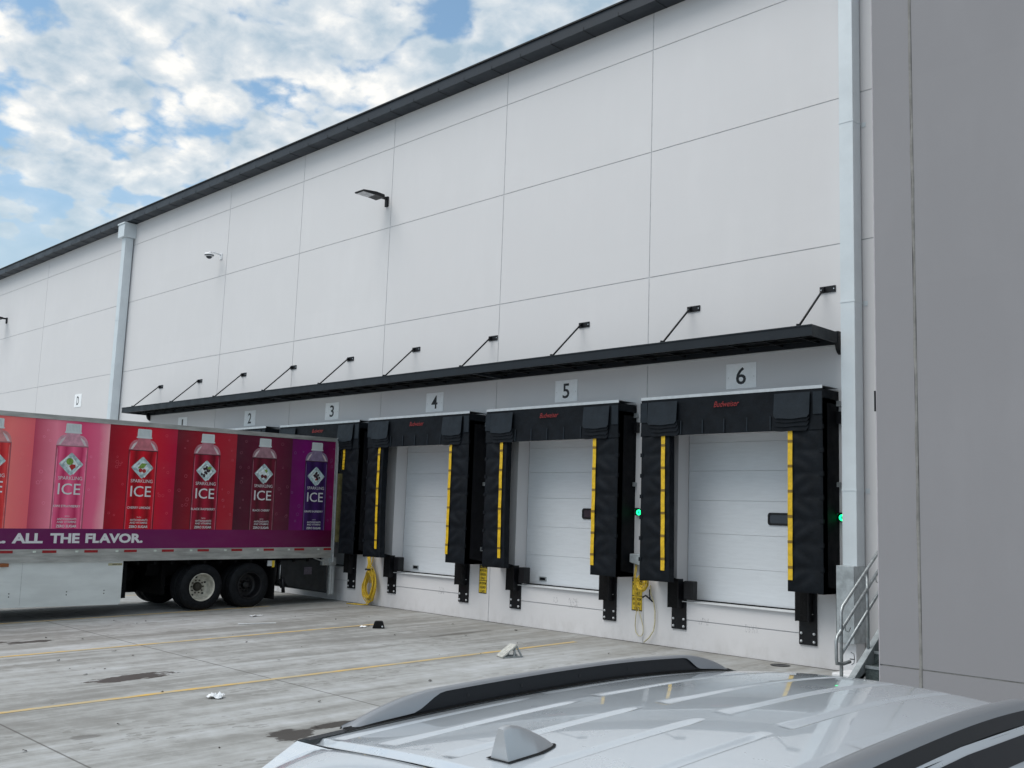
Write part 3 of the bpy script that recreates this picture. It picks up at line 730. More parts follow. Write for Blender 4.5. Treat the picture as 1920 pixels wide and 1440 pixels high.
# ------------------------------------------------------------------ bumpers
def make_bumper(side, label, cx):
    x0, x1 = (-1.487, -1.17) if side < 0 else (1.124, 1.444)
    T = thing('dock_bumper', label, 'dock bumper', (cx, 0, 0), group='black dock bumpers')
    MB().box(x0, x1, -.03, -.001, .350, 1.215).build('mounting_plate', 'blacksteel', T)
    mb = MB(); bx0, bx1 = (x0+.02, x0+.24) if side < 0 else (x0+.02, x0+.24)
    n = 10
    mb.box(bx0, bx1, -.17, -.03, .74, 1.26)
    for k in range(n):
        a = bx0+(bx1-bx0)*k/n; mb.box(a+.003, a+(bx1-bx0)/n-.003, -.18, -.17, .75, 1.25)
    rb = mb.build('rubber_block', 'rubber', T)
    mb = MB(); mb.box(bx0-.012, bx0, -.18, -.03, .735, 1.265); mb.box(bx1, bx1+.012, -.18, -.03, .735, 1.265); mb.build('end_angle', 'blacksteel', T)
    for xx in (x0+.045, x1-.045):
        for z in (.405, .535):
            b = MB(); b.lathe([(-.055, .0001), (-.055, .014), (-.048, .022), (-.03, .025)], 10, 'y', (xx, 0, z)); b.build('bolt', 'bolt', T)
    if side < 0:
        mb = MB(); mb.box(x1+.0, x1+.20, -.12, .05, .90, 1.235); mb.build('track_guard', 'blacksteel', T, bevel=.02)
nm = {0: 6, 1: 5, 2: 4, 3: 3}
for i in (0, 1, 2, 3):
    for s_ in (-1, 1):
        if i == 3 and s_ < 0: continue
        make_bumper(s_, 'black dock bumper below the %s pad of dock %d' % ('left' if s_ < 0 else 'right', nm[i]), CX[i])
# ------------------------------------------------------------------ signal lights
for x, lab in ((-.10, 'round green signal light between docks 5 and 6'), (4.10, 'round green signal light between dock 6 and the downspout')):
    T = thing('signal_light', lab, 'signal light', (x, 0, 2.46), group='green dock signal lights')
    MB().box(-.10, .06, -.07, -.001, -.06, .075).build('housing', 'blacksteel', T, bevel=.01)
    mb = MB(); mb.lathe([(-.071, .022), (-.085, .026), (-.09, .040), (-.085, .052), (-.071, .055)], 24, 'y', (0, 0, 0)); mb.build('lit_ring', 'green', T)
    MB().disc((0, -.075, 0), .024, 16).build('lens', 'greendk', T)
    mb = MB(); mb.prism([(-.075, .04), (-.075, .085), (0, .085), (.0, .07), (-.05, .07)], 'y', -.13, -.07); mb.build('visor', 'blacksteel', T)
# ------------------------------------------------------------------ wall lights, camera
def wall_light(x, z, label):
    T = thing('wall_light', label, 'wall light', (x, 0, z), group='black wall lights under the eave')
    mb = MB(); mb.box(-.055, .055, -.06, -.001, -.22, .06); mb.box(-.04, .04, -.26, -.06, -.03, .04); mb.build('wall_mount', 'blacksteel', T, bevel=.012)
    mb = MB(); w = .19
    mb.prism([(-.24, -.06), (-.24, .03), (-.50, .045), (-.92, .0), (-.94, -.028), (-.92, -.045), (-.46, -.045)], 'x', -w, w)
    mb.build('lamp_head', 'blacksteel', T, bevel=.01)
    mb = MB(); mb.box(-w+.035, w-.035, -.90, -.54, -.052, -.044); mb.build('lens_panel', 'lens', T)
    mb = MB(); mb.box(-.006, .006, -.90, -.54, -.0545, -.0525); mb.box(-w+.04, w-.04, -.724, -.716, -.0545, -.0525); mb.build('lens_divider', 'galv', T)
wall_light(-8.70, 10.50, 'black wall light high on the wall above dock 4')
wall_light(-37.25, 10.60, 'black wall light cut by the left edge of the photo')
T = thing('security_camera', 'white dome security camera on an arm high on the wall above dock 2', 'camera', (-17.44, 0, 10.36))
mb = MB(); mb.box(-.09, .09, -.03, -.001, -.12, .12); mb.tube([(0, -.02, .06), (0, -.30, .10), (0, -.50, .10), (0, -.52, .04)], .028, 8); mb.build('arm', 'white', T)
c = (0, -.52, 0)
mb = MB(); mb.lathe([(.06, .001), (.06, .05), (.02, .17), (-.03, .19), (-.05, .19)], 24, 'z', c); dm = mb.build('hood', 'white', T)
mb = MB(); mb.lathe([(-.05, .185), (-.085, .165)], 24, 'z', c); mb.lathe([(-.105, .12), (-.14, .11), (-.18, .07), (-.195, .02), (-.197, .001)], 24, 'z', c); mb.build('dome', 'glassdk', T)
mb = MB(); mb.lathe([(-.085, .168), (-.095, .165), (-.106, .118)], 24, 'z', c); mb.build('dome_ring', 'white', T); T.scale = (.82, .82, .82)
# ------------------------------------------------------------------ ropes
def rope_bundle():
    rnd = random.Random(4)
    x, y, z = -8.44, -.16, 0
    T = thing('rope_bundle', 'long bundle of yellow rope hanging to the ground left of dock 4', 'rope', (x, 0, 0))
    mb = MB()
    for k in range(9):        # twisted upper strands
        a = rnd.uniform(-.20, .20); b = rnd.uniform(-.20, .20); m = rnd.uniform(-.09, .09)
        mb.tube([(a, -.10-rnd.random()*.08, 1.32), ((a+m)/2, -.16, 1.08), (m, -.17-rnd.random()*.05, .92), ((m+b)/2+.02, -.14, .75), (b*.9, -.12, .55)], .014, 6)
    for k in range(12):       # long loops
        cxo = rnd.uniform(-.03, .06); w = rnd.uniform(.14, .27); top = rnd.uniform(.82, .98); bot = rnd.uniform(.06, .22); yy = -.08-rnd.random()*.12
        pts = []
        for i in range(22):
            t = 2*PI*i/22; hz = (top-bot)/2; sn = math.sin(t)
            pts.append((cxo+w*math.cos(t)*(1-.35*max(0, sn))+rnd.uniform(-.006, .006), yy+.02*math.sin(3*t), bot+hz+hz*sn))
        mb.tube(pts, .0135, 6, closed=True)
    mb.build('rope', 'rope', T)
    mb = MB(); mb.tube([(-.02, -.14, .15), (-.05, -.16, .03), (-.15, -.22, .006), (-.38, -.30, .006), (-.62, -.34, .006)], .013, 6); mb.tube([(.03, -.12, .14), (.0, -.15, .02), (-.25, -.19, .006), (-.5, -.22, .006)], .013, 6)
    mb.build('loose_end', 'rope', T)
    mb = MB(); mb.lathe([(.86, .10), (.88, .115), (.90, .10)], 12, 'z', (-.0, -.16, 0)); mb.build('tie', 'leaf', T)
    mb = MB(); mb.tube([(0, -.002, 1.45), (0, -.18, 1.40), (0, -.20, 1.30), (0, -.14, 1.26)], .012, 6); mb.build('hook', 'blacksteel', T)
rope_bundle()
def cord():
    rnd = random.Random(9)
    T = thing('cord_coil', 'coil of yellow cord with pale loops hanging below the left pad of dock 6', 'cord', (0, 0, 0))
    mb = MB()
    for k in range(13):
        r = rnd.uniform(.06, .17); ca, cb = .13+rnd.uniform(-.02, .02), 1.13+rnd.uniform(-.02, .04); yy = -.16-rnd.random()*.10
        pts = [(ca+r*math.cos(2*PI*i/20)*.8, yy, cb+r*math.sin(2*PI*i/20)) for i in range(20)]; mb.tube(pts, .010, 6, closed=True)
    for dx in (-.12, -.09): mb.tube([(dx+.03, -.14, 1.50), (dx, -.15, 1.25), (dx+.01, -.14, .95), (dx+.02, -.10, .6)], .010, 6)
    mb.build('coiled_cord', 'rope', T)
    mb = MB()
    mb.tube([(-.09, -.08, .66), (-.13, -.07, .50), (-.155, -.05, .32), (-.14, -.045, .20), (-.08, -.04, .13), (-.01, -.04, .135), (.03, -.04, .20), (.03, -.045, .32), (-.02, -.06, .50), (-.08, -.08, .66)], .0085, 6)
    mb.tube([(.25, -.12, 1.10), (.24, -.10, .95), (.28, -.06, .80), (.31, -.05, .62), (.31, -.05, .42), (.28, -.05, .26), (.19, -.06, .13), (.08, -.08, .03)], .011, 6)
    mb.build('hanging_loop', 'ropepale', T)
    mb = MB(); mb.tube([(.02, -.06, .86), (.10, -.07, .90), (.18, -.08, .86), (.27, -.08, .80)], .015, 6); mb.tube([(.19, -.07, 1.02), (.195, -.07, .90), (.215, -.07, .82)], .012, 6); mb.build('black_clip', 'blacksteel', T)
    T2 = thing('reel_hood', 'light grey metal hose hood on the wall between docks 5 and 6', 'hose hood', (-.02, 0, 1.55))
    mb = MB(); mb.prism([(-.17, .12), (.14, .12), (.14, -.08), (.10, -.10), (-.17, -.04)], 'y', -.22, -.002) 
    mb.build('hood', 'galvpanel', T2, bevel=.012)
cord()
# ------------------------------------------------------------------ stairs
def stairs():
    x0, x1 = 5.30, 6.50
    T = thing('steel_stairs', 'galvanised steel stairs with pipe handrail tucked behind the grey wall', 'stairs', (5.3, -2.6, 0)); W = (5.3, -2.6, 0)
    # nosing line z = .40 + (y+1.90)*.66
    zl = lambda y: .40+(y+1.90)*.66
    for k in range(5):
        y = -2.44+.27*k; z = zl(y)
        mb = MB(); mb.box(x0+.06, x1, y, y+.30, z-.035, z-.006); mb.box(x0+.06, x1, y+.012, y+.018, z-.185, z-.035)
        t = mb.build('tread', 'tread', T, W)
        MB().box(x0+.06, x1, y-.006, y+.035, z-.04, z).build('nosing', 'galv', t, W)
    MB().box(x0, 6.54, -1.10, -.01, .83, .87).build('landing', 'tread', T, W)
    for xx in (x0, x1-.01):
        mb = MB(); mb.prism([(-2.83, -.06), (-2.55, -.06), (-1.08, zl(-1.08)-.34), (-1.08, zl(-1.08)+.04), (-2.83, zl(-2.83)+.06)], 'x', xx+.008, xx+.05)
        mb.prism([(-2.86, zl(-2.86)+.03), (-1.08, zl(-1.08)+.03), (-1.08, zl(-1.08)+.06), (-2.86, zl(-2.86)+.06)], 'x', xx-.03, xx+.06)
        mb.build('stringer', 'galvpanel', T, W)
    rr = .024; sl = .672
    zt = lambda y: 1.18+(y+2.48)*sl
    for (xx) in (x0-.0,):
        mb = MB()
        # bottom post + top rail
        mb.tube([(xx, -2.47, -.05), (xx, -2.47, 1.14), (xx, -2.43, 1.215), (xx, -1.10, zt(-1.10)), (xx, -1.0, zt(-1.10)+.03), (xx, -.05, zt(-1.10)+.03)], rr, 10)
        mb.tube([(xx, -2.45, .59), (xx, -1.10, .59+1.35*.70), (xx, -1.0, 1.56), (xx, -.05, 1.56)], rr*.9, 10)
        mb.build('guard_rail', 'galv', T, W)
        mb = MB(); mb.tube([(xx, -1.68, .62), (xx, -1.68, zt(-1.68))], rr, 10); mb.tube([(xx, -.9, .8), (xx, -.9, zt(-1.1)+.03)], rr, 10); mb.build('post', 'galv', T, W)
        # graspable handrail with returned end
        h = lambda y: .80+(y+2.61)*.686; xh = xx+.0
        mb = MB(); mb.tube([(xh+.04, -2.30, .475), (xh+.02, -2.45, .455), (xh-.01, -2.58, .465), (xh, -2.605, .52), (xh, -2.61, .76), (xh, -2.58, .825), (xh, -1.10, h(-1.10)+.01), (xh, -.95, h(-1.10)+.03), (xh, -.1, h(-1.10)+.03)], rr, 10)
        mb.build('handrail', 'galv', T, W)
        mb = MB()
        for y in (-2.36, -1.42): mb.tube([(xh, y, h(y)), (xh, y+.02, h(y)-.085), (xh+.03, y+.05, h(y)-.10), (xh+.04, y+.09, h(y)-.04)], .008, 6)
        mb.build('rail_bracket', 'galv', T, W)
stairs()
# ------------------------------------------------------------------ small things on the ground
def chocks():
    T = thing('wheel_chock', 'pale metal wheel chock on the yellow line in front of dock 5', 'wheel chock', (-.33, -3.22, gz(-3.22)), (0, 0, math.radians(72)))
    # sloped white top face towards -X/-Y, open triangular side
    mb = MB(); L_, H, D = .30, .215, .24
    mb.add([(-.21, -D/2, .02), (-.21, D/2, .02), (.05, D/2, H), (.05, -D/2, H), (-.20, -D/2, .0), (-.20, D/2, .0), (.075, D/2, H-.015), (.075, -D/2, H-.015)],
           [(0, 1, 2, 3), (4, 7, 6, 5), (0, 3, 7, 4), (1, 5, 6, 2), (3, 2, 6, 7), (0, 4, 5, 1)]); mb.build('sloped_face', 'chockw', T)
    mb = MB()
    for s_ in (-1, 1):
        y = s_*(D/2-.015); mb.bar((.06, y, H-.02), (.17, y, .01), .025, .03, (0, 1, 0)); mb.bar((-.17, y, .012), (.19, y, .012), .02, .03, (0, 1, 0)); mb.bar((.01, y, .015), (.045, y, H-.04), .02, .035, (0, 1, 0))
    mb.build('side_frame', 'galv', T)
    T = thing('wheel_chock', 'black rubber wheel chock on the ground in front of dock 4', 'wheel chock', (-4.74, -2.64, gz(-2.64)), (0, 0, math.radians(52)))
    mb = MB(); mb.prism([(-.125, 0), (.125, 0), (.085, .125), (.065, .14), (-.065, .14), (-.085, .125)], 'y', -.10, .10); mb.build('rubber_body', 'rubber', T, bevel=.012)
    MB().lathe([(-.103, .001), (-.103, .014), (-.10, .018)], 12, 'y', (.075, 0, .04)).build('eyelet', 'bolt', T)
def crumple(x, y, sx, sy, h, label, seed, flat=False):
    rnd = random.Random(seed); T = thing('paper_scrap', label, 'litter', (x, y, gz(y)), (0, 0, rnd.uniform(0, 3)), group='white paper scraps on the concrete')
    mb = MB(); n = 6
    mb.grid(lambda u, v: ((u-.5)*sx, (v-.5)*sy, .008+min(h*1.6, abs(rnd.gauss(0, h*.7)))), n, n, False); mb.build('sheet', 'paper', T, fix=False)
chocks()
crumple(-.17, -8.78, .20, .16, .045, 'crumpled white paper on the ground right of the nearest yellow line', 3)
crumple(-7.98, -3.55, .38, .12, .014, 'torn white paper on the ground behind the trailer wheels', 5)
crumple(-5.05, -2.80, .26, .12, .012, 'flat white paper beside the black rubber chock', 6)
T = thing('white_stick', 'thin white strip on the ground in front of the trailer wheels', 'litter', (-6.75, -4.25, gz(-4.25)+.006), (0, 0, math.radians(78)))
MB().box(-.40, .40, -.02, .02, 0, .012).build('strip', 'paper', T)
def debris():
    rnd = random.Random(11); mb = MB()
    for k in range(70):
        x = rnd.uniform(-11, 3.5); y = rnd.uniform(-12.5, -.6); a = rnd.uniform(0, PI); r = rnd.uniform(.012, .045)*(1.6 if rnd.random() < .08 else 1)
        z = gz(y)+.006; vs = []
        for i in range(6):
            t = a+2*PI*i/6; q = r*rnd.uniform(.4, 1.1); vs.append((x+q*math.cos(t)*.6, y+q*math.sin(t), z+rnd.uniform(0, .018)))
        mb.add(vs, [tuple(range(6))])
    o = mb.build('ground_debris', 'leaf', None, fix=False); tag(o, 'dark leaf bits and grit scattered over the concrete', 'debris', None, 'stuff')
debris()
T = thing('drain_cover', 'round dark drain cover beside the wall foot below dock 6', 'drain cover', (3.08, -.27, gz(-.27)+.004))
MB().lathe([(0, .001), (0, .10), (.004, .11), (.004, .155), (0, .165), (-.02, .165)], 24, 'z').build('cover', 'blacksteel', T)
# ------------------------------------------------------------------ trailer
def print_mat(name, stops, k=1.3, rough=.38):
    g = G(name); sep = g.n('ShaderNodeSeparateXYZ'); g.L.new(g.tc.outputs['Object'], sep.inputs[0])
    ys = [s_[0] for s_ in stops]; a, b = min(ys), max(ys)
    wob = g.noise(1.2, 3, .5); yy = g.mth('ADD', sep.outputs[1], g.mth('MULTIPLY', g.mth('SUBTRACT', wob, .5), .18))
    cr = g.n('ShaderNodeValToRGB'); g.L.new(g.rng(yy, a, b, smooth=False), cr.inputs[0]); e = cr.color_ramp.elements
    for i, (y, c) in enumerate(stops):
        q = e[i] if i < 2 else e.new((y-a)/(b-a)); q.position = (y-a)/(b-a); q.color = srgb(*c, k=k)
    # film seams + road dust
    d = g.rng(g.noise(2.5, 6, .65, (1, .5, 1)), .35, .8, 0, .05)
    g.setc(g.mix(d, cr.outputs[0], (.25, .24, .23, 1))); g.b.inputs['Roughness'].default_value = rough
    g.b.inputs['Specular IOR Level'].default_value = .35
    return g.m
M['print_rib'] = mat('print_rib', (.44, .49, .50), .45, 0, var=0)
M['print_shine'] = mat('print_shine', (.60, .52, .53), .4, 0, var=.1)
def make_trailer():
    T = thing('box_trailer', 'long box trailer with printed drink bottle graphics backed into dock 3', 'trailer', (-10.9, -.45, 0), (.0115, 0, 0))
    L_ = 16.15; S = 1.30
    mb = MB(); mb.box(-S, S-.002, -L_, -.02, 1.37, 4.13); body = mb.build('box_body', 'roofw', T)
    mb = MB(); mb.box(-S-.01, S+.014, -L_, 0, 4.055, 4.155); mb.box(-S-.012, S+.018, -L_, 0, 4.055, 4.066); mb.build('upper_rail', 'railm', T)
    mb = MB(); mb.box(S-.05, S+.016, -L_, 0, 1.115, 1.375); mb.box(S-.05, S+.026, -L_, 0, 1.235, 1.247); mb.box(S-.05, S+.022, -L_, 0, 1.113, 1.128)
    mb.box(-S-.016, -S+.05, -L_, 0, 1.115, 1.375); lr = mb.build('lower_rail', 'railm', T)
    P = lambda d: (lambda y0, z0: (lambda u, v: (S+d, y0+u, z0+v)))
    bounds = [-.01, -1.36, -2.90, -4.41, -5.97, -7.54, -9.10, -10.65, -12.2, -13.75, -L_+.02]
    cols = [
        [(-1.36, (90, 6, 78)), (-.95, (104, 8, 92)), (-.4, (84, 6, 62)), (-.01, (110, 10, 70))],
        [(-2.90, (64, 18, 36)), (-2.5, (76, 16, 38)), (-2.0, (94, 24, 48)), (-1.36, (70, 18, 42))],
        [(-4.41, (92, 10, 30)), (-3.9, (128, 10, 30)), (-3.4, (150, 22, 40)), (-2.90, (150, 34, 48))],
        [(-5.97, (128, 4, 28)), (-5.4, (168, 8, 34)), (-4.9, (178, 12, 38)), (-4.41, (160, 12, 52))],
        [(-7.54, (170, 60, 84)), (-7.1, (214, 120, 140)), (-6.6, (196, 62, 104)), (-6.2, (206, 92, 124)), (-5.97, (220, 150, 160))],
        [(-9.10, (176, 30, 52)), (-8.6, (206, 66, 74)), (-8.0, (214, 108, 106)), (-7.54, (206, 88, 98))],
        [(-10.65, (190, 60, 40)), (-9.1, (210, 110, 60))], [(-12.2, (200, 120, 30)), (-10.65, (215, 150, 60))],
        [(-13.75, (190, 160, 40)), (-12.2, (210, 180, 70))], [(-L_, (90, 140, 60)), (-13.75, (120, 160, 70))]]
    for i in range(10):
        a, b = bounds[i+1], bounds[i]; mb = MB(); mb.box(S-.004, S+.003, a, b, 1.795, 4.055)
        mb.build('graphic_panel', print_mat('print_%d' % i, cols[i]), T)
    mb = MB(); mb.box(S-.004, S+.003, -L_+.02, -.01, 1.376, 1.795)
    mb.build('slogan_band', print_mat('print_band', [(-L_, (88, 10, 70)), (-6, (88, 10, 70)), (-3, (100, 8, 72)), (-.9, (84, 8, 58)), (-.01, (70, 6, 40))]), T)
    white = mat('print_white', (.66, .66, .68), .45, 0, var=.05); pale = mat('print_pale', (.60, .50, .52), .45, 0, var=.1)
    for s_, y0, w in (('R.', -8.255, .335), ('ALL', -7.805, .605), ('THE', -7.055, .605), ('FLAVOR.', -6.325, 1.26)):
        text_mb(s_, w, .205, P(.0065)(y0, 1.497), .042).build('slogan_lettering', white, T)
    # bottles
    cap = mat('print_cap', (.58, .63, .64), .45, 0, var=.06); neck = mat('print_neck', (.44, .31, .32), .4, 0, var=.15)
    ice = mat('print_ice', (.40, .52, .54), .35, 0, var=.35, vs=14); icew = mat('print_ice_light', (.66, .73, .74), .35, 0, var=.2, vs=20)
    dk = mat('print_dark_fruit', (.03, .012, .02), .5, 0, var=.4, vs=40); gr = mat('print_green', (.17, .30, .05), .5, 0, var=.3, vs=30)
    rd = mat('print_red', (.36, .02, .02), .5, 0, var=.3, vs=30); gl = mat('print_glass_edge', (.30, .12, .14), .4, 0, var=.1)
    def poly(mb, pts, d): mb.add([(S+d, p[0], p[1]) for p in pts], [tuple(range(len(pts)))])
    flav = [(-.63, (36, 16, 60), (60, 30, 88), 'GRAPE RASPBERRY', 'b'), (-2.13, (66, 10, 26), (100, 22, 44), 'BLACK CHERRY', 'c'), (-3.65, (84, 6, 24), (150, 24, 50), 'BLACK RASPBERRY', 'b'),
            (-5.19, (120, 2, 18), (190, 12, 36), 'CHERRY LIMEADE', 'l'), (-6.75, (170, 40, 84), (216, 92, 130), 'KIWI STRAWBERRY', 'k'), (-8.305, (168, 24, 34), (206, 60, 60), '', 'k')]
    for c, dark, light, name, fr in flav:
        hw = .335; B = MB(); zt = 3.525; zb = 1.798
        B.add([(S+.0045, c-hw, zb), (S+.0045, c+hw, zb), (S+.0045, c+hw, zt), (S+.0045, c-hw, zt)], [(0, 1, 2, 3)])
        bottle = B.build('bottle_picture', print_mat('liquid', [(c-hw, dark), (c-hw*.8, light), (c-hw*.45, dark), (c, light), (c+hw*.55, dark), (c+hw*.8, light), (c+hw, dark)], 1.25, .3), T)
        mb = MB(); sh = [(c-hw, zt)]
        for k in range(9):
            t = k/8; sh.append((c-hw+(hw-.145)*(1-math.cos(t*PI/2)) if True else 0, zt+.235*math.sin(t*PI/2)))
        sh += [(c-.145, 3.80), (c+.145, 3.80)]
        for k in range(9):
            t = 1-k/8; sh.append((c+hw-(hw-.145)*(1-math.cos(t*PI/2)), zt+.235*math.sin(t*PI/2)))
        sh.append((c+hw, zt)); poly(mb, sh[::-1], .0045); mb.build('bottle_shoulder', mat('print_shoulder', srgb(*[min(255, int(v*.45+105)) for v in light])[:3], .4, 0, var=.18, vs=9), bottle)
        for e in (-1, 1): mb = MB(); poly(mb, [(c+e*.30, zt+.02), (c+e*.24, zt+.13), (c+e*.15, zt+.20), (c+e*.17, zt+.15), (c+e*.25, zt+.02)][::e], .0052); mb.build('shoulder_shine', 'print_shine', bottle)
        mb = MB(); poly(mb, [(c-.163, 3.80), (c+.163, 3.80), (c+.160, 3.985), (c+.145, 4.0), (c-.145, 4.0), (c-.160, 3.985)], .006); poly(mb, [(c-.178, 3.795), (c+.178, 3.795), (c+.178, 3.825), (c-.178, 3.825)], .0065); mb.build('bottle_cap', cap, bottle)
        mb = MB()
        for e in (-hw, hw-.014): poly(mb, [(c+e, zb), (c+e+.014, zb), (c+e+.014, zt), (c+e, zt)], .0055)
        poly(mb, [(c-hw, zt-.012), (c+hw, zt-.012), (c+hw, zt+.006), (c-hw, zt+.006)], .0055); mb.build('bottle_outline', gl if c < -6 else mat('print_edge_dark', (.045, .012, .02), .4, 0, var=0), bottle)
        for e in (-hw+.022, hw-.044):
            mb = MB(); poly(mb, [(c+e, zb), (c+e+.020, zb), (c+e+.020, zt-.10), (c+e+.010, zt-.03), (c+e, zt-.10)], .0052)
            mb.build('edge_shine', mat('print_edge_shine', srgb(*[min(255, int(v*.72+70)) for v in light])[:3], .4, 0, var=.2), bottle)
        for k in range(9):
            mb = MB(); e = -.135+.03*k; poly(mb, [(c+e, 3.835), (c+e+.009, 3.835), (c+e+.009, 3.975), (c+e, 3.975)], .0064); mb.build('cap_rib', 'print_rib', bottle)
        mb = MB(); cz = 3.145; r = .262; q = []
        for k in range(4):
            for j in range(5):
                t = PI/2*k+PI/2*(j-2)/5*.55; rr = r*(1-.05*abs(j-2)**1.3*.0)/(abs(math.cos(t-PI/2*k))+abs(math.sin(t-PI/2*k)))
                rr = min(rr, r*.965); q.append((c+rr*math.cos(t), cz+rr*math.sin(t)*.96))
        poly(mb, q, .0065); ic = mb.build('ice_cube', ice, bottle)
        mb = MB(); poly(mb, [(c-.15, cz+.01), (c-.01, cz-.15), (c+.15, cz-.02), (c+.02, cz+.15)], .0075); poly(mb, [(c-.22, cz+.02), (c-.19, cz-.01), (c-.05, cz+.16), (c-.06, cz+.19)], .0075); poly(mb, [(c+.04, cz-.20), (c+.06, cz-.22), (c+.21, cz-.03), (c+.19, cz-.01)], .0075)
        mb.build('ice_highlight', icew, bottle)
        def circ(mb, y, z, r, d): poly(mb, [(y+r*math.cos(2*PI*i/14), z+r*math.sin(2*PI*i/14)) for i in range(14)], d)
        rnd = random.Random(int(c*100))
        if fr == 'b':
            mb = MB(); 
            for k in range(16): circ(mb, c+rnd.gauss(0, .045), cz+rnd.gauss(-.01, .055), .028, .0085+k*.00008)
            mb.build('fruit', dk, bottle)
            mb = MB(); poly(mb, [(c+.02, cz+.05), (c+.12, cz+.03), (c+.13, cz+.10), (c+.05, cz+.10)], .0102) if c < -3 else circ(mb, c, cz-.08, .025, .0102); mb.build('leaf', gr if c < -3 else rd, bottle)
        else:
            mb = MB()
            if fr in 'lc': circ(mb, c-.04, cz-.06, .045, .0085); circ(mb, c+.045, cz-.07, .045, .0087)
            else: poly(mb, [(c-.04, cz-.04), (c+.02, cz+.0), (c+.09, cz-.01), (c+.10, cz-.06), (c+.02, cz-.13)], .0095)
            mb.build('fruit', rd if fr in 'lk' else mat('print_dark_red', (.10, .01, .015), .5), bottle)
            mb = MB()
            if fr == 'l': poly(mb, [(c-.11, cz-.02), (c+.03, cz-.01), (c+.10, cz+.09), (c-.02, cz+.10)], .0082)
            elif fr == 'c': poly(mb, [(c+.01, cz+.10), (c+.06, cz+.02), (c+.10, cz+.06), (c+.08, cz+.11)], .0082)
            else: circ(mb, c-.03, cz+.055, .075, .0085)
            mb.build('leaf', gr, bottle)
        jobs = [('SPARKLING', c-.245, 2.815, .50, .072, .0), ('ICE', c-.235, 2.505, .47, .235, .004)] if name or True else []
        if name:
            w = {'GRAPE RASPBERRY': .55, 'BLACK CHERRY': .46, 'BLACK RASPBERRY': .60, 'CHERRY LIMEADE': .53, 'KIWI STRAWBERRY': .56}[name]
            jobs += [(name, c-w/2-.02, 2.24, w, .05, .01)]
        jobs += [('WITH', c-.05, 2.045, .10, .022, .01), ('ANTIOXIDANTS', c-.20, 1.975, .40, .042, .012), ('AND VITAMINS', c-.20, 1.915, .40, .042, .012), ('ZERO SUGAR', c-.215, 1.822, .43, .056, .022)]
        for k, (s_, y0, z0, w, h, b_) in enumerate(jobs):
            t = text_mb(s_, w, h, P(.0085)(y0, z0), b_ if s_ != 'SPARKLING' else .0)
            t.build('bottle_lettering', white, bottle)
        # printed bubbles either side
        mb = MB()
        for k in range(16):
            sd = rnd.choice((-1, 1)); y = c+sd*rnd.uniform(.40, .70); z = rnd.uniform(1.95, 3.9); r = rnd.uniform(.016, .040)
            if y > -.06: continue
            o = [(y+r*math.cos(2*PI*i/12), z+r*math.sin(2*PI*i/12)) for i in range(12)]; inn = [(y+(r-.005)*math.cos(2*PI*i/12), z+(r-.005)*math.sin(2*PI*i/12)) for i in range(12)]
            mb.add([(S+.005, *p) for p in o+inn], [(i, (i+1) % 12, 12+(i+1) % 12, 12+i) for i in range(12)])
        mb.build('printed_bubbles', mat('print_bubble_%d' % int(-c*10), srgb(*[min(255, int(v*.75+78)) for v in light])[:3], .4, 0, var=.1), T)
    # reflective strips and marker lamps along the rail
    for k in range(18):
        y = -.16-.8615*k
        if k: y -= .0
        MB().box(S+.016, S+.0195, y-.143, y+.143, 1.298, 1.352).build('red_reflector', 'reflr', lr)
        MB().box(S+.016, S+.022, y-.30-.03, y-.30+.03, 1.305, 1.345).build('white_marker', 'reflw', lr)
    mb = MB(); y = -.3
    while y > -L_:
        mb.box(S+.016, S+.021, y-.006, y+.006, 1.18, 1.192); y -= .28
    mb.build('rivet_row', 'galv', lr)
    MB().box(S+.01, S+.05, -8.0, -7.83, 1.03, 1.10).build('side_lamp', 'amber', T, bevel=.01)
    # rear frame
    mb = MB(); mb.box(S-.06, S+.022, -.075, .0, .98, 4.12); mb.box(-S-.02, -S+.06, -.075, 0, .98, 4.12); mb.box(-S+.06, S-.06, -.06, 0, 4.0, 4.12); mb.box(-S+.06, S-.06, -.06, 0, 1.13, 1.30)
    mb.build('rear_frame', 'galvpanel', T)
    mb = MB(); mb.box(S-.01, S+.024, -.03, .012, 1.0, 4.16); mb.build('frame_edge', 'alu', T)
    MB().box(S-.03, S+.02, .03, .25, 1.5, 3.25).build('guide_cover', 'olive', T, bevel=.01)
    # lift gate
    mb = MB(); mb.prism([(-1.48, 1.06), (-.12, 1.09), (-.06, .22), (-1.22, .42), (-1.40, .60)], 'x', -1.05, 1.20); lg = mb.build('lift_gate', mat('gate_dark', (.012, .015, .018), .55, .2, var=.35, vs=5), T, bevel=.02)
    mb = MB(); mb.box(1.205, 1.26, -.06, .10, .18, 1.12); mb.box(1.19, 1.29, -.30, .12, .92, 1.12); mb.bar((1.25, -.30, 1.03), (1.25, -.55, 1.11), .03, .08, (1, 0, 0)); mb.build('gate_post', 'galv', lg)
    mb = MB(); mb.box(1.2605, 1.263, -.03, .0, .2, .9); mb.box(1.2605, 1.263, .04, .06, .2, .9); mb.build('post_edge', 'alu', lg)
    mb = MB(); mb.box(1.21, 1.213, -.78, -.55, .70, .88); mb.build('warning_label', mat('faded_label', (.07, .06, .08), .6, 0, var=.5, vs=60), lg)
    mb = MB(); mb.tube([(1.22, -1.52, .98), (1.22, -1.50, .60), (1.22, -1.42, .40)], .028, 8); mb.tube([(1.21, -1.62, 1.0), (1.20, -1.60, .55)], .05, 8); mb.tube([(1.23, -1.40, .62), (1.23, -1.36, .28)], .045, 8); mb.build('gate_ram', 'blacksteel', lg)
    mb = MB(); mb.tube([(1.262, -1.50, .95), (1.262, -1.50, .62)], .010, 6); mb.build('ram_rod', 'bolt', lg)
    # underbody
    mb = MB()
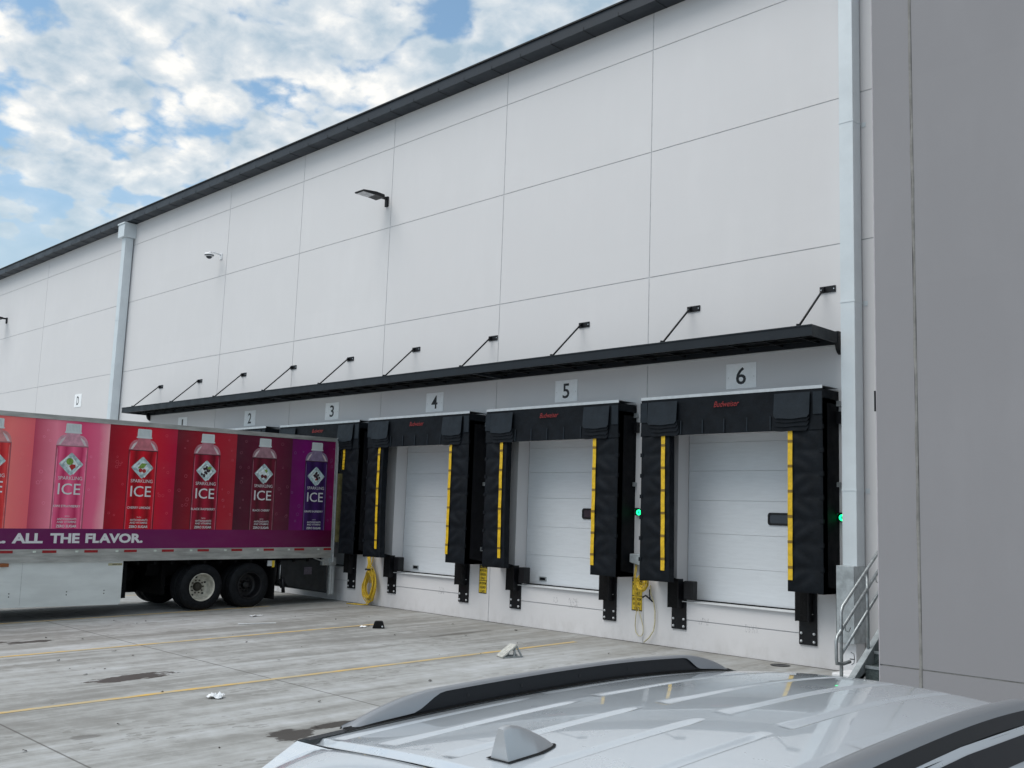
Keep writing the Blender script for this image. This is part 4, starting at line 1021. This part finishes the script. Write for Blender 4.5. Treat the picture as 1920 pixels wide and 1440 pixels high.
    for x in (-.5, .5): mb.box(x-.05, x+.05, -4.6, -1.3, .72, 1.10)
    mb.box(-1.28, 1.25, -L_+.05, -.1, 1.09, 1.14)
    for k in range(40): y = -.3-k*.40; mb.box(-1.26, 1.24, y-.03, y+.03, 1.02, 1.10)
    for y, z in ((-3.55, .483), (-2.32, .487)): mb.tube([(-1.0, y, z), (1.0, y, z)], .07, 10); mb.box(-.62, -.4, y-.35, y+.35, .55, .75); mb.box(.4, .62, y-.35, y+.35, .55, .75)
    mb.tube([(-.3, -4.9, .75), (.3, -4.9, .75)], .16, 14); mb.box(-1.2, 1.15, -5.42, -5.3, .30, 1.05); mb.box(-1.2, -.7, -5.3, -4.2, .25, 1.05); mb.box(-1.1, .62, -4.6, -1.9, .80, 1.05); mb.box(-.75, .75, -4.3, -4.2, .3, 1.0); mb.build('underframe', 'under', T)  # wide boxes are fill, added to keep the space under the trailer dark
    mb = MB()
    for x in (-.95, .95): mb.box(x-.07, x+.07, -13.6, -13.45, .1, 1.1); mb.box(x-.15, x+.15, -13.65, -13.4, -.27, -.2); mb.box(x-.05, x+.05, -13.58, -13.47, -.22, .12)
    mb.build('landing_gear', 'under', T)
    # wheels: near and far side, outer + inner tyre
    R = .528
    def tyre(xo, y, z, sgn):
        pr = [(-.03, .315), (-.005, .335), (.0, .40), (-.012, .47), (-.035, .512), (-.06, .526), (-.10, R), (-.104, R-.014), (-.112, R-.014), (-.116, R), (-.145, R), (-.149, R-.014), (-.157, R-.014), (-.161, R), (-.20, .526), (-.235, .512), (-.262, .47), (-.275, .40), (-.27, .335), (-.24, .315)]
        mb = MB(); mb.lathe([(xo+a*sgn, r) for a, r in pr], 48, 'x', (0, y, z)); return mb
    for y, z, col, dish in ((-3.55, .483, 'rimw', .27), (-2.32, .487, 'rimb', .25)):
        for sgn in (1, -1):
            xo = 1.285*sgn
            mb = tyre(xo, y, z, sgn); q = tyre(xo-.33*sgn, y, z, sgn); mb.add(q.v, q.f, True); ty = mb.build('tyre', 'tyre', T)
            rp = [(-.012, .318), (-.004, .308), (-.020, .296), (-.06, .290), (-.11, .284), (-dish+.03, .274), (-dish, .250), (-dish-.005, .20), (-dish+.012, .15), (-dish+.012, .105)]
            mb = MB(); mb.lathe([(xo+a*sgn, r) for a, r in rp], 40, 'x', (0, y, z)); mb.build('rim', col, ty)
            mb = MB(); mb.lathe([(xo+a*sgn, r) for a, r in ((-dish+.01, .108), (-dish+.05, .100), (-dish+.09, .085), (-dish+.10, .05), (-dish+.105, .001))], 24, 'x', (0, y, z)); mb.build('hub', 'rimb' if col == 'rimb' else mat('hub_grime', (.05, .045, .035), .5, .3, var=.4, vs=30), ty)
            mb = MB()
            for k in range(10):
                t = 2*PI*k/10; c = (0, y+.145*math.cos(t), z+.145*math.sin(t)); mb.lathe([(xo+a*sgn, r) for a, r in ((-dish+.01, .019), (-dish+.045, .017), (-dish+.045, .001))], 8, 'x', c)
            mb.build('wheel_nuts', 'blacksteel' if col == 'rimb' else mat('nut_grime', (.10, .09, .07), .5, .4), ty)
            mb = MB()
            for k in range(5 if True else 0):
                t = 2*PI*(k+.35)/5; c = (xo+(-dish+.004)*sgn, y+.215*math.cos(t), z+.215*math.sin(t)); mb.disc(c, .030, 12, 'x', .022)
            if sgn > 0: mb.build('hand_hole', 'seam', ty)
    for sgn in (1, -1):
        a, b = sorted((.62*sgn, 1.28*sgn)); MB().box(a, b, -1.66, -1.645, .13, 1.10).build('mud_flap', 'rubber', T)
    MB().box(1.24, 1.262, -1.86, -1.66, .93, 1.06).build('flap_bracket', 'alu', T)
    MB().box(1.2625, 1.266, -1.74, -1.67, .90, 1.06).build('yellow_tag', 'signy', T)
    # side skirt
    mb = MB(); poly_ = [(-5.45, 1.118), (-5.452, .22), (-5.50, .182), (-9.0, .225), (-13.0, .27), (-13.0, 1.118)]
    MB().prism([(-5.45, 1.1), (-5.45, .2), (-13, .2), (-13, 1.1)], 'x', -1.27, -1.25).build('side_skirt', 'skirt', T)
    mb.prism(poly_, 'x', 1.252, 1.272); sk = mb.build('side_skirt', 'skirt', T, bevel=.003)
    mb = MB()
    for y in (-5.83, -6.62, -7.76, -8.9, -10.1):
        for dz in (0, .062): mb.disc((1.2735, y, .43+dz), .013, 10, 'x')
    mb.build('fixing_slots', 'seam', sk)
    mb = MB(); mb.box(1.2725, 1.274, -7.545, -7.54, .25, 1.10); mb.box(1.2725, 1.274, -9.0, -8.0, 1.085, 1.09); mb.build('panel_seam', 'galv', sk)
    MB().box(1.2725, 1.2745, -5.78, -5.47, 1.015, 1.065).build('maker_sticker', mat('sticker_cream', (.45, .42, .25), .5), sk)
    text_mb('FREIGHT WING', .20, .026, lambda u, v: (1.276, -5.69+u, 1.027+v), .03).build('sticker_lettering', 'ink', sk)
make_trailer()
# ------------------------------------------------------------------ silver car
def make_car():
    gzc = -.27; T = thing('silver_suv', 'silver SUV in the foreground with ribbed roof, roof rails and shark fin antenna', 'car', (9.97, -12.3, gzc), (0, 0, math.radians(3.7)))
    Z0 = 1.63-gzc
    def zc(y): return Z0-(.035*y*y if y > 0 else .018*y*y)-(.5*max(0, y-1.15)**2)
    def zr(x, y): return zc(y)-.040*(min(abs(x), .68)/.64)**2-max(0, abs(x)-.68)*.10
    sm = lambda t: max(0, min(1, t))**2*(3-2*max(0, min(1, t)))
    def ribs(x, y):
        h = 0
        for cs, ya_, yb_, ra, rb in (((-.60, -.37, -.11, .145, .375, .62), -1.42, -.46, .05, .14), ((-.63, -.375, -.085, .154, .382, .62), -.36, 1.34, .035, .30)):
            if y < ya_ or y > yb_: continue
            k = sm((y-ya_)/ra)*sm((yb_-y)/rb)
            for c in cs:
                d = x-c
                wl = .082-.028*sm((y-ya_)/.30)
                if -wl < d < .0:
                    p = sm(1-(-.018-d)/(wl-.018)) if d < -.018 else sm(-d/.018)
                    h = min(h, -p*k)
        return h*.0062
    ye = lambda x: -1.478+.05*(abs(x)/.7)**4
    # non-uniform x samples: dense
    nx, ny = 480, 220
    def f(u, v):
        x = -.715+1.43*u; y0 = ye(x); y = y0+(1.62-y0)*v
        z = zr(x, y)+ribs(x, y)
        if v < .006: z -= .012
        return (x, y, z)
    mb = MB(); mb.grid(f, nx, ny); mb.build('roof_panel', 'silver', T, fix=False)
    # black ditch strips and rails
    for s_ in (-1, 1):
        mb = MB(); n = 40
        def g1(u, v):
            y = -1.45+v*(1.60+1.45); x = s_*(.705+.085*u); return (x, y, zr(.70, y)+.004+.007*math.sin(PI*u)-.02*u)
        mb.grid(g1, 5, n); mb.build('ditch_strip', 'trimblk', T, fix=False)
        ya, yb = -1.27, 1.17
        def hh(y):
            t = (y-ya)/.42; r = (yb-y)/.42; m = min(1, t, r); m = max(0, m); return .002+.070*math.sin(m*PI/2)**.8
        def zlow(y):
            t = (y-ya-.26)/.16; r = (yb-.26-y)/.16; m = sm(min(t, r)); return hh(y)*(1-m)*.10 + m*(hh(y)-.011)
        xi, xo_ = .712, .768
        mb = MB(); N_ = 80
        def sec(v, k):
            y = ya+(yb-ya)*v; h = hh(y); zl_ = zlow(y) if k in (0,) else 0
            base = zr(.70, y)+.006; lean = .012
            pts = [(xi+lean*.2, zlow(y)), (xi+lean*.5, h-.006), (xi+.012, h-.001), (xi+.028, h), (xo_-.010, h-.004), (xo_-.002, h-.014), (xo_+.005, h*.52)]
            p = pts[k]; return (s_*p[0], y, base+p[1])
        mb.grid(lambda u, v: sec(v, round(u*6)), 6, N_); mb.build('roof_rail', 'railsil', T, fix=False)
        mb = MB(); mb.grid(lambda u, v: (lambda y: (s_*(xo_+.004+.010*u), y, zr(.70, y)+.006+hh(y)*.53*(1-u)-.012*u))(ya+(yb-ya)*v), 2, N_); mb.build('rail_outer_base', 'trimblk', T, fix=False)
        mb = MB()
        def ins(u, v):
            y = ya+.05+(yb-ya-.10)*v; base = zr(.70, y)+.004; return (s_*(xi+.010+.002*u), y, base+(hh(y)-.006)*u)
        mb.grid(ins, 1, N_); mb.build('rail_insert', 'trimblk', T, fix=False)
        mb = MB()
        for y in (-.72, -.42, -.05, .3): mb.disc((s_*(xi+.0092), y, zr(.70, y)+.035), .007, 10, 'x')
        mb.build('rail_fixing', 'seam', T, fix=False)
        mb = MB()
        mb.grid(lambda u, v: (s_*(xi-.010+.03*u), ya-.03+(yb-ya+.06)*v, zr(.70, ya-.03+(yb-ya+.06)*v)+.005+.006*u), 1, N_); mb.build('rail_gasket', 'rubber', T, fix=False)
    # spoiler behind the gap
    def sp(u, v):
        x = -.80+1.60*u; y0 = ye(x)-.014; y = y0-(.34-.10*(abs(x)/.8)**3)*v
        z = zr(x*.93, -1.47)-.003-.04*v-.05*v*v-.05*(abs(x)/.8)**6
        return (x, y, z-(.012 if v < .01 else 0))
    mb = MB(); mb.grid(sp, 60, 16); mb.grid(lambda u, v: (lambda p, q: (p[0], p[1]+.015*v, p[2]-.05*v))(sp(u, 1), 0), 60, 2); mb.build('spoiler', 'silver', T, fix=False)
    MB().add([(-.79, -1.50, zr(.7, -1.47)-.07), (.79, -1.50, zr(.7, -1.47)-.07), (.79, -1.40, zr(.7, -1.4)-.07), (-.79, -1.40, zr(.7, -1.4)-.07)], [(0, 1, 2, 3)]).build('gap_seal', 'rubber', T, fix=False)
    mb = MB(); mb.grid(lambda u, v: (-.72+1.44*u, ye(-.72+1.44*u)-.016+.018*v, zr(-.72+1.44*u, -1.47)-.016), 40, 1); mb.build('gap_line', 'rubber', T, fix=False)
    # shark fin
    mb = MB(); prof = [(-1.348, .086), (-1.34, .090), (-1.315, .0915), (-1.28, .084), (-1.24, .068), (-1.20, .050), (-1.16, .030), (-1.125, .010), (-1.112, 0)]
    zb0 = zr(0, -1.25)-.006
    rings_ = []; rows = 7
    def fin(u, v):   # u around: 0 left base .. 1 right base ; v along y
        y = -1.348+(.236)*v
        h = 0
        for (a, b) in zip(prof[:-1], prof[1:]):
            if a[0] <= y <= b[0]+1e-9: h = a[1]+(b[1]-a[1])*((y-a[0])/(b[0]-a[0])); break
        wb = .030*math.sqrt(max(0, min(1, (1-v)*2.2))); wt = .0085*(1-v*.7)
        t = u*2-1; at = abs(t); q = 1-at
        zf = min(1, q*1.6); x = (wt+(wb+.004-wt)*(1-zf)**.9) if q*1.6 < 1 else wt*(1-(q*1.6-1)/.6)
        return (math.copysign(x, t) if t else 0, y, zr(0, y)-.004+(h+.002)*(zf if q*1.6 < 1 else 1.0+.012*(q*1.6-1)))
    mb.grid(fin, 28, 40)
    vs = [fin(i/28, 0) for i in range(29)]; mb.add(vs, [tuple(range(29))]); mb.build('shark_fin', 'finsil', T, fix=False)
    mb = MB(); mb.grid(lambda u, v: ((.044*math.sqrt(max(0, min(1, (1-v)*2.4))))*(2*u-1), -1.356+.25*v, zr(0, -1.356+.25*v)+.003), 8, 24); mb.build('fin_gasket', 'rubber', T, fix=False)
    # body shell
    st = [(-2.22, .95, .62, .90), (-2.18, 1.10, .62, .96), (-1.98, 1.32, .70, .985), (-1.80, 1.66, .74, .99), (-1.46, 0, .76, 1), (-.8, 0, .78, 1), (0, 0, .79, 1), (.8, 0, .79, 1), (1.35, 0, .78, 1), (1.62, 0, .77, 1), (2.30, 1.28, .80, .99), (2.9, 1.16, .80, .97), (3.12, .98, .76, .92), (3.2, .70, .70, .86)]
    secs = []
    for y, zt, wt, wf in st:
        W_ = .985*wf
        if zt == 0: zt = zr(.70, y)
        b = min(1.20, zt-.02); 
        secs.append([(W_*.93, .28), (W_*.99, .55), (W_, .85), (W_*.985, b-.06), (W_*.955, b), (wt+(W_*.955-wt)*.52, zt-(zt-b)*.46), (wt+.055, zt-.085*(zt > 1.5)-.01), (wt+.012, zt-.028*(zt > 1.5)), (wt-.005, zt-.004), (wt*.5, zt+.0), (0, zt+.01)])
    for s_ in (1,):
        mb = MB(); m = len(secs[0]); ny = len(st)
        vs = [(sg*p[0], st[i][0], p[1]) for sg in (1, -1) for i in range(ny) for p in secs[i]]
        fs = []
        for sg in (0, 1):
            o = sg*ny*m
            for i in range(ny-1):
                for k in range(m-1):
                    if 4 <= i <= 8 and k >= 8: continue      # open under the roof panel
                    if k in (4, ) and 3 <= i <= 8: continue    # side glass band
                    if k >= 8 and i in (9,): continue        # windscreen
                    q = (o+i*m+k, o+i*m+k+1, o+(i+1)*m+k+1, o+(i+1)*m+k); fs.append(q if sg else q[::-1])
        mb.add(vs, fs, True); bd = mb.build('body', 'silver', T)
        md = bd.modifiers.new('e', 'EDGE_SPLIT'); md.split_angle = math.radians(38)
        # glass band
        for sg, o in ((1, 0), (-1, ny*m)):
            g_ = MB(); idx = [(i, 4) for i in range(3, 9)]
            for i, k in idx:
                a = [vs[o+i*m+k], vs[o+i*m+k+1], vs[o+(i+1)*m+k+1], vs[o+(i+1)*m+k]]
                g_.add(a, [(0, 1, 2, 3)])
            g_.build('side_window', 'carglass', T)
            p_ = MB()
            for y in (-1.1, -.28, .62, 1.5):
                i = max(j for j in range(ny) if st[j][0] <= y); t = (y-st[i][0])/(st[i+1][0]-st[i][0])
                a = Vector(vs[o+i*m+4]).lerp(Vector(vs[o+(i+1)*m+4]), t); b = Vector(vs[o+i*m+5]).lerp(Vector(vs[o+(i+1)*m+5]), t); p_.bar(a+Vector((.004*sg, 0, 0)), b+Vector((.004*sg, 0, 0)), .06, .02, (sg, 0, 0))
            p_.build('window_pillar', 'trimblk', T)
            k_ = MB()
            for i in range(4, 9):
                q_ = [Vector(vs[o+i*m+6]), Vector(vs[o+i*m+7]), Vector(vs[o+(i+1)*m+7]), Vector(vs[o+(i+1)*m+6])]
                k_.add([v_+Vector((.004*sg, 0, .004)) for v_ in q_], [(0, 1, 2, 3)])
            k_.build('roof_side_trim', 'trimblk', T)
            d_ = MB(); pts = []
            for y in [-1.3+.1*j for j in range(30)]:
                i = max(j for j in range(ny) if st[j][0] <= y); t = (y-st[i][0])/(st[i+1][0]-st[i][0])
                a = Vector(vs[o+i*m+6]).lerp(Vector(vs[o+(i+1)*m+6]), t); b = Vector(vs[o+i*m+5]).lerp(Vector(vs[o+(i+1)*m+5]), t); pts.append(a.lerp(b, .55)+Vector((.004*sg, 0, 0)))
            d_.tube(pts, .008, 6); d_.build('door_seam', 'rubber', T)
    g_ = MB(); g_.grid(lambda u, v: ((-.74+1.48*u)*(1+.04*v), 1.60+.74*v, zr((-.70+1.40*u), 1.60)+(1.28-zr(.5, 1.60))*v+.05*(1-(2*u-1)**2)*v*(1-v)*2+.002), 16, 10); g_.build('windscreen', 'carglass', T, fix=False)
    g_ = MB(); g_.add([(-.70, -1.83, 1.66), (.70, -1.83, 1.66), (.78, -2.05, 1.27), (-.78, -2.05, 1.27)], [(0, 1, 2, 3)]); g_.build('rear_window', 'carglass', T, fix=False)
    for y in (-1.35, 1.75):
        for s_ in (-1, 1):
            mb = MB(); mb.lathe([(s_*x, r) for x, r in ((.93, .24), (.955, .26), (.965, .32), (.95, .36), (.90, .375), (.78, .375), (.73, .35))], 36, 'x', (0, y, .375)); ty = mb.build('tyre', 'tyre', T)
            mb = MB(); mb.lathe([(s_*x, r) for x, r in ((.95, .255), (.93, .24), (.90, .22), (.905, .10), (.93, .06), (.93, .001))], 30, 'x', (0, y, .375)); mb.build('rim', 'railsil', ty)
    for s_ in (-1, 1):
        mb = MB(); a, b = sorted((s_*.62, s_*.93)); mb.box(a, b, -2.20, -2.10, 1.00, 1.16); mb.build('tail_lamp', 'reflr', T, bevel=.02)
make_car()
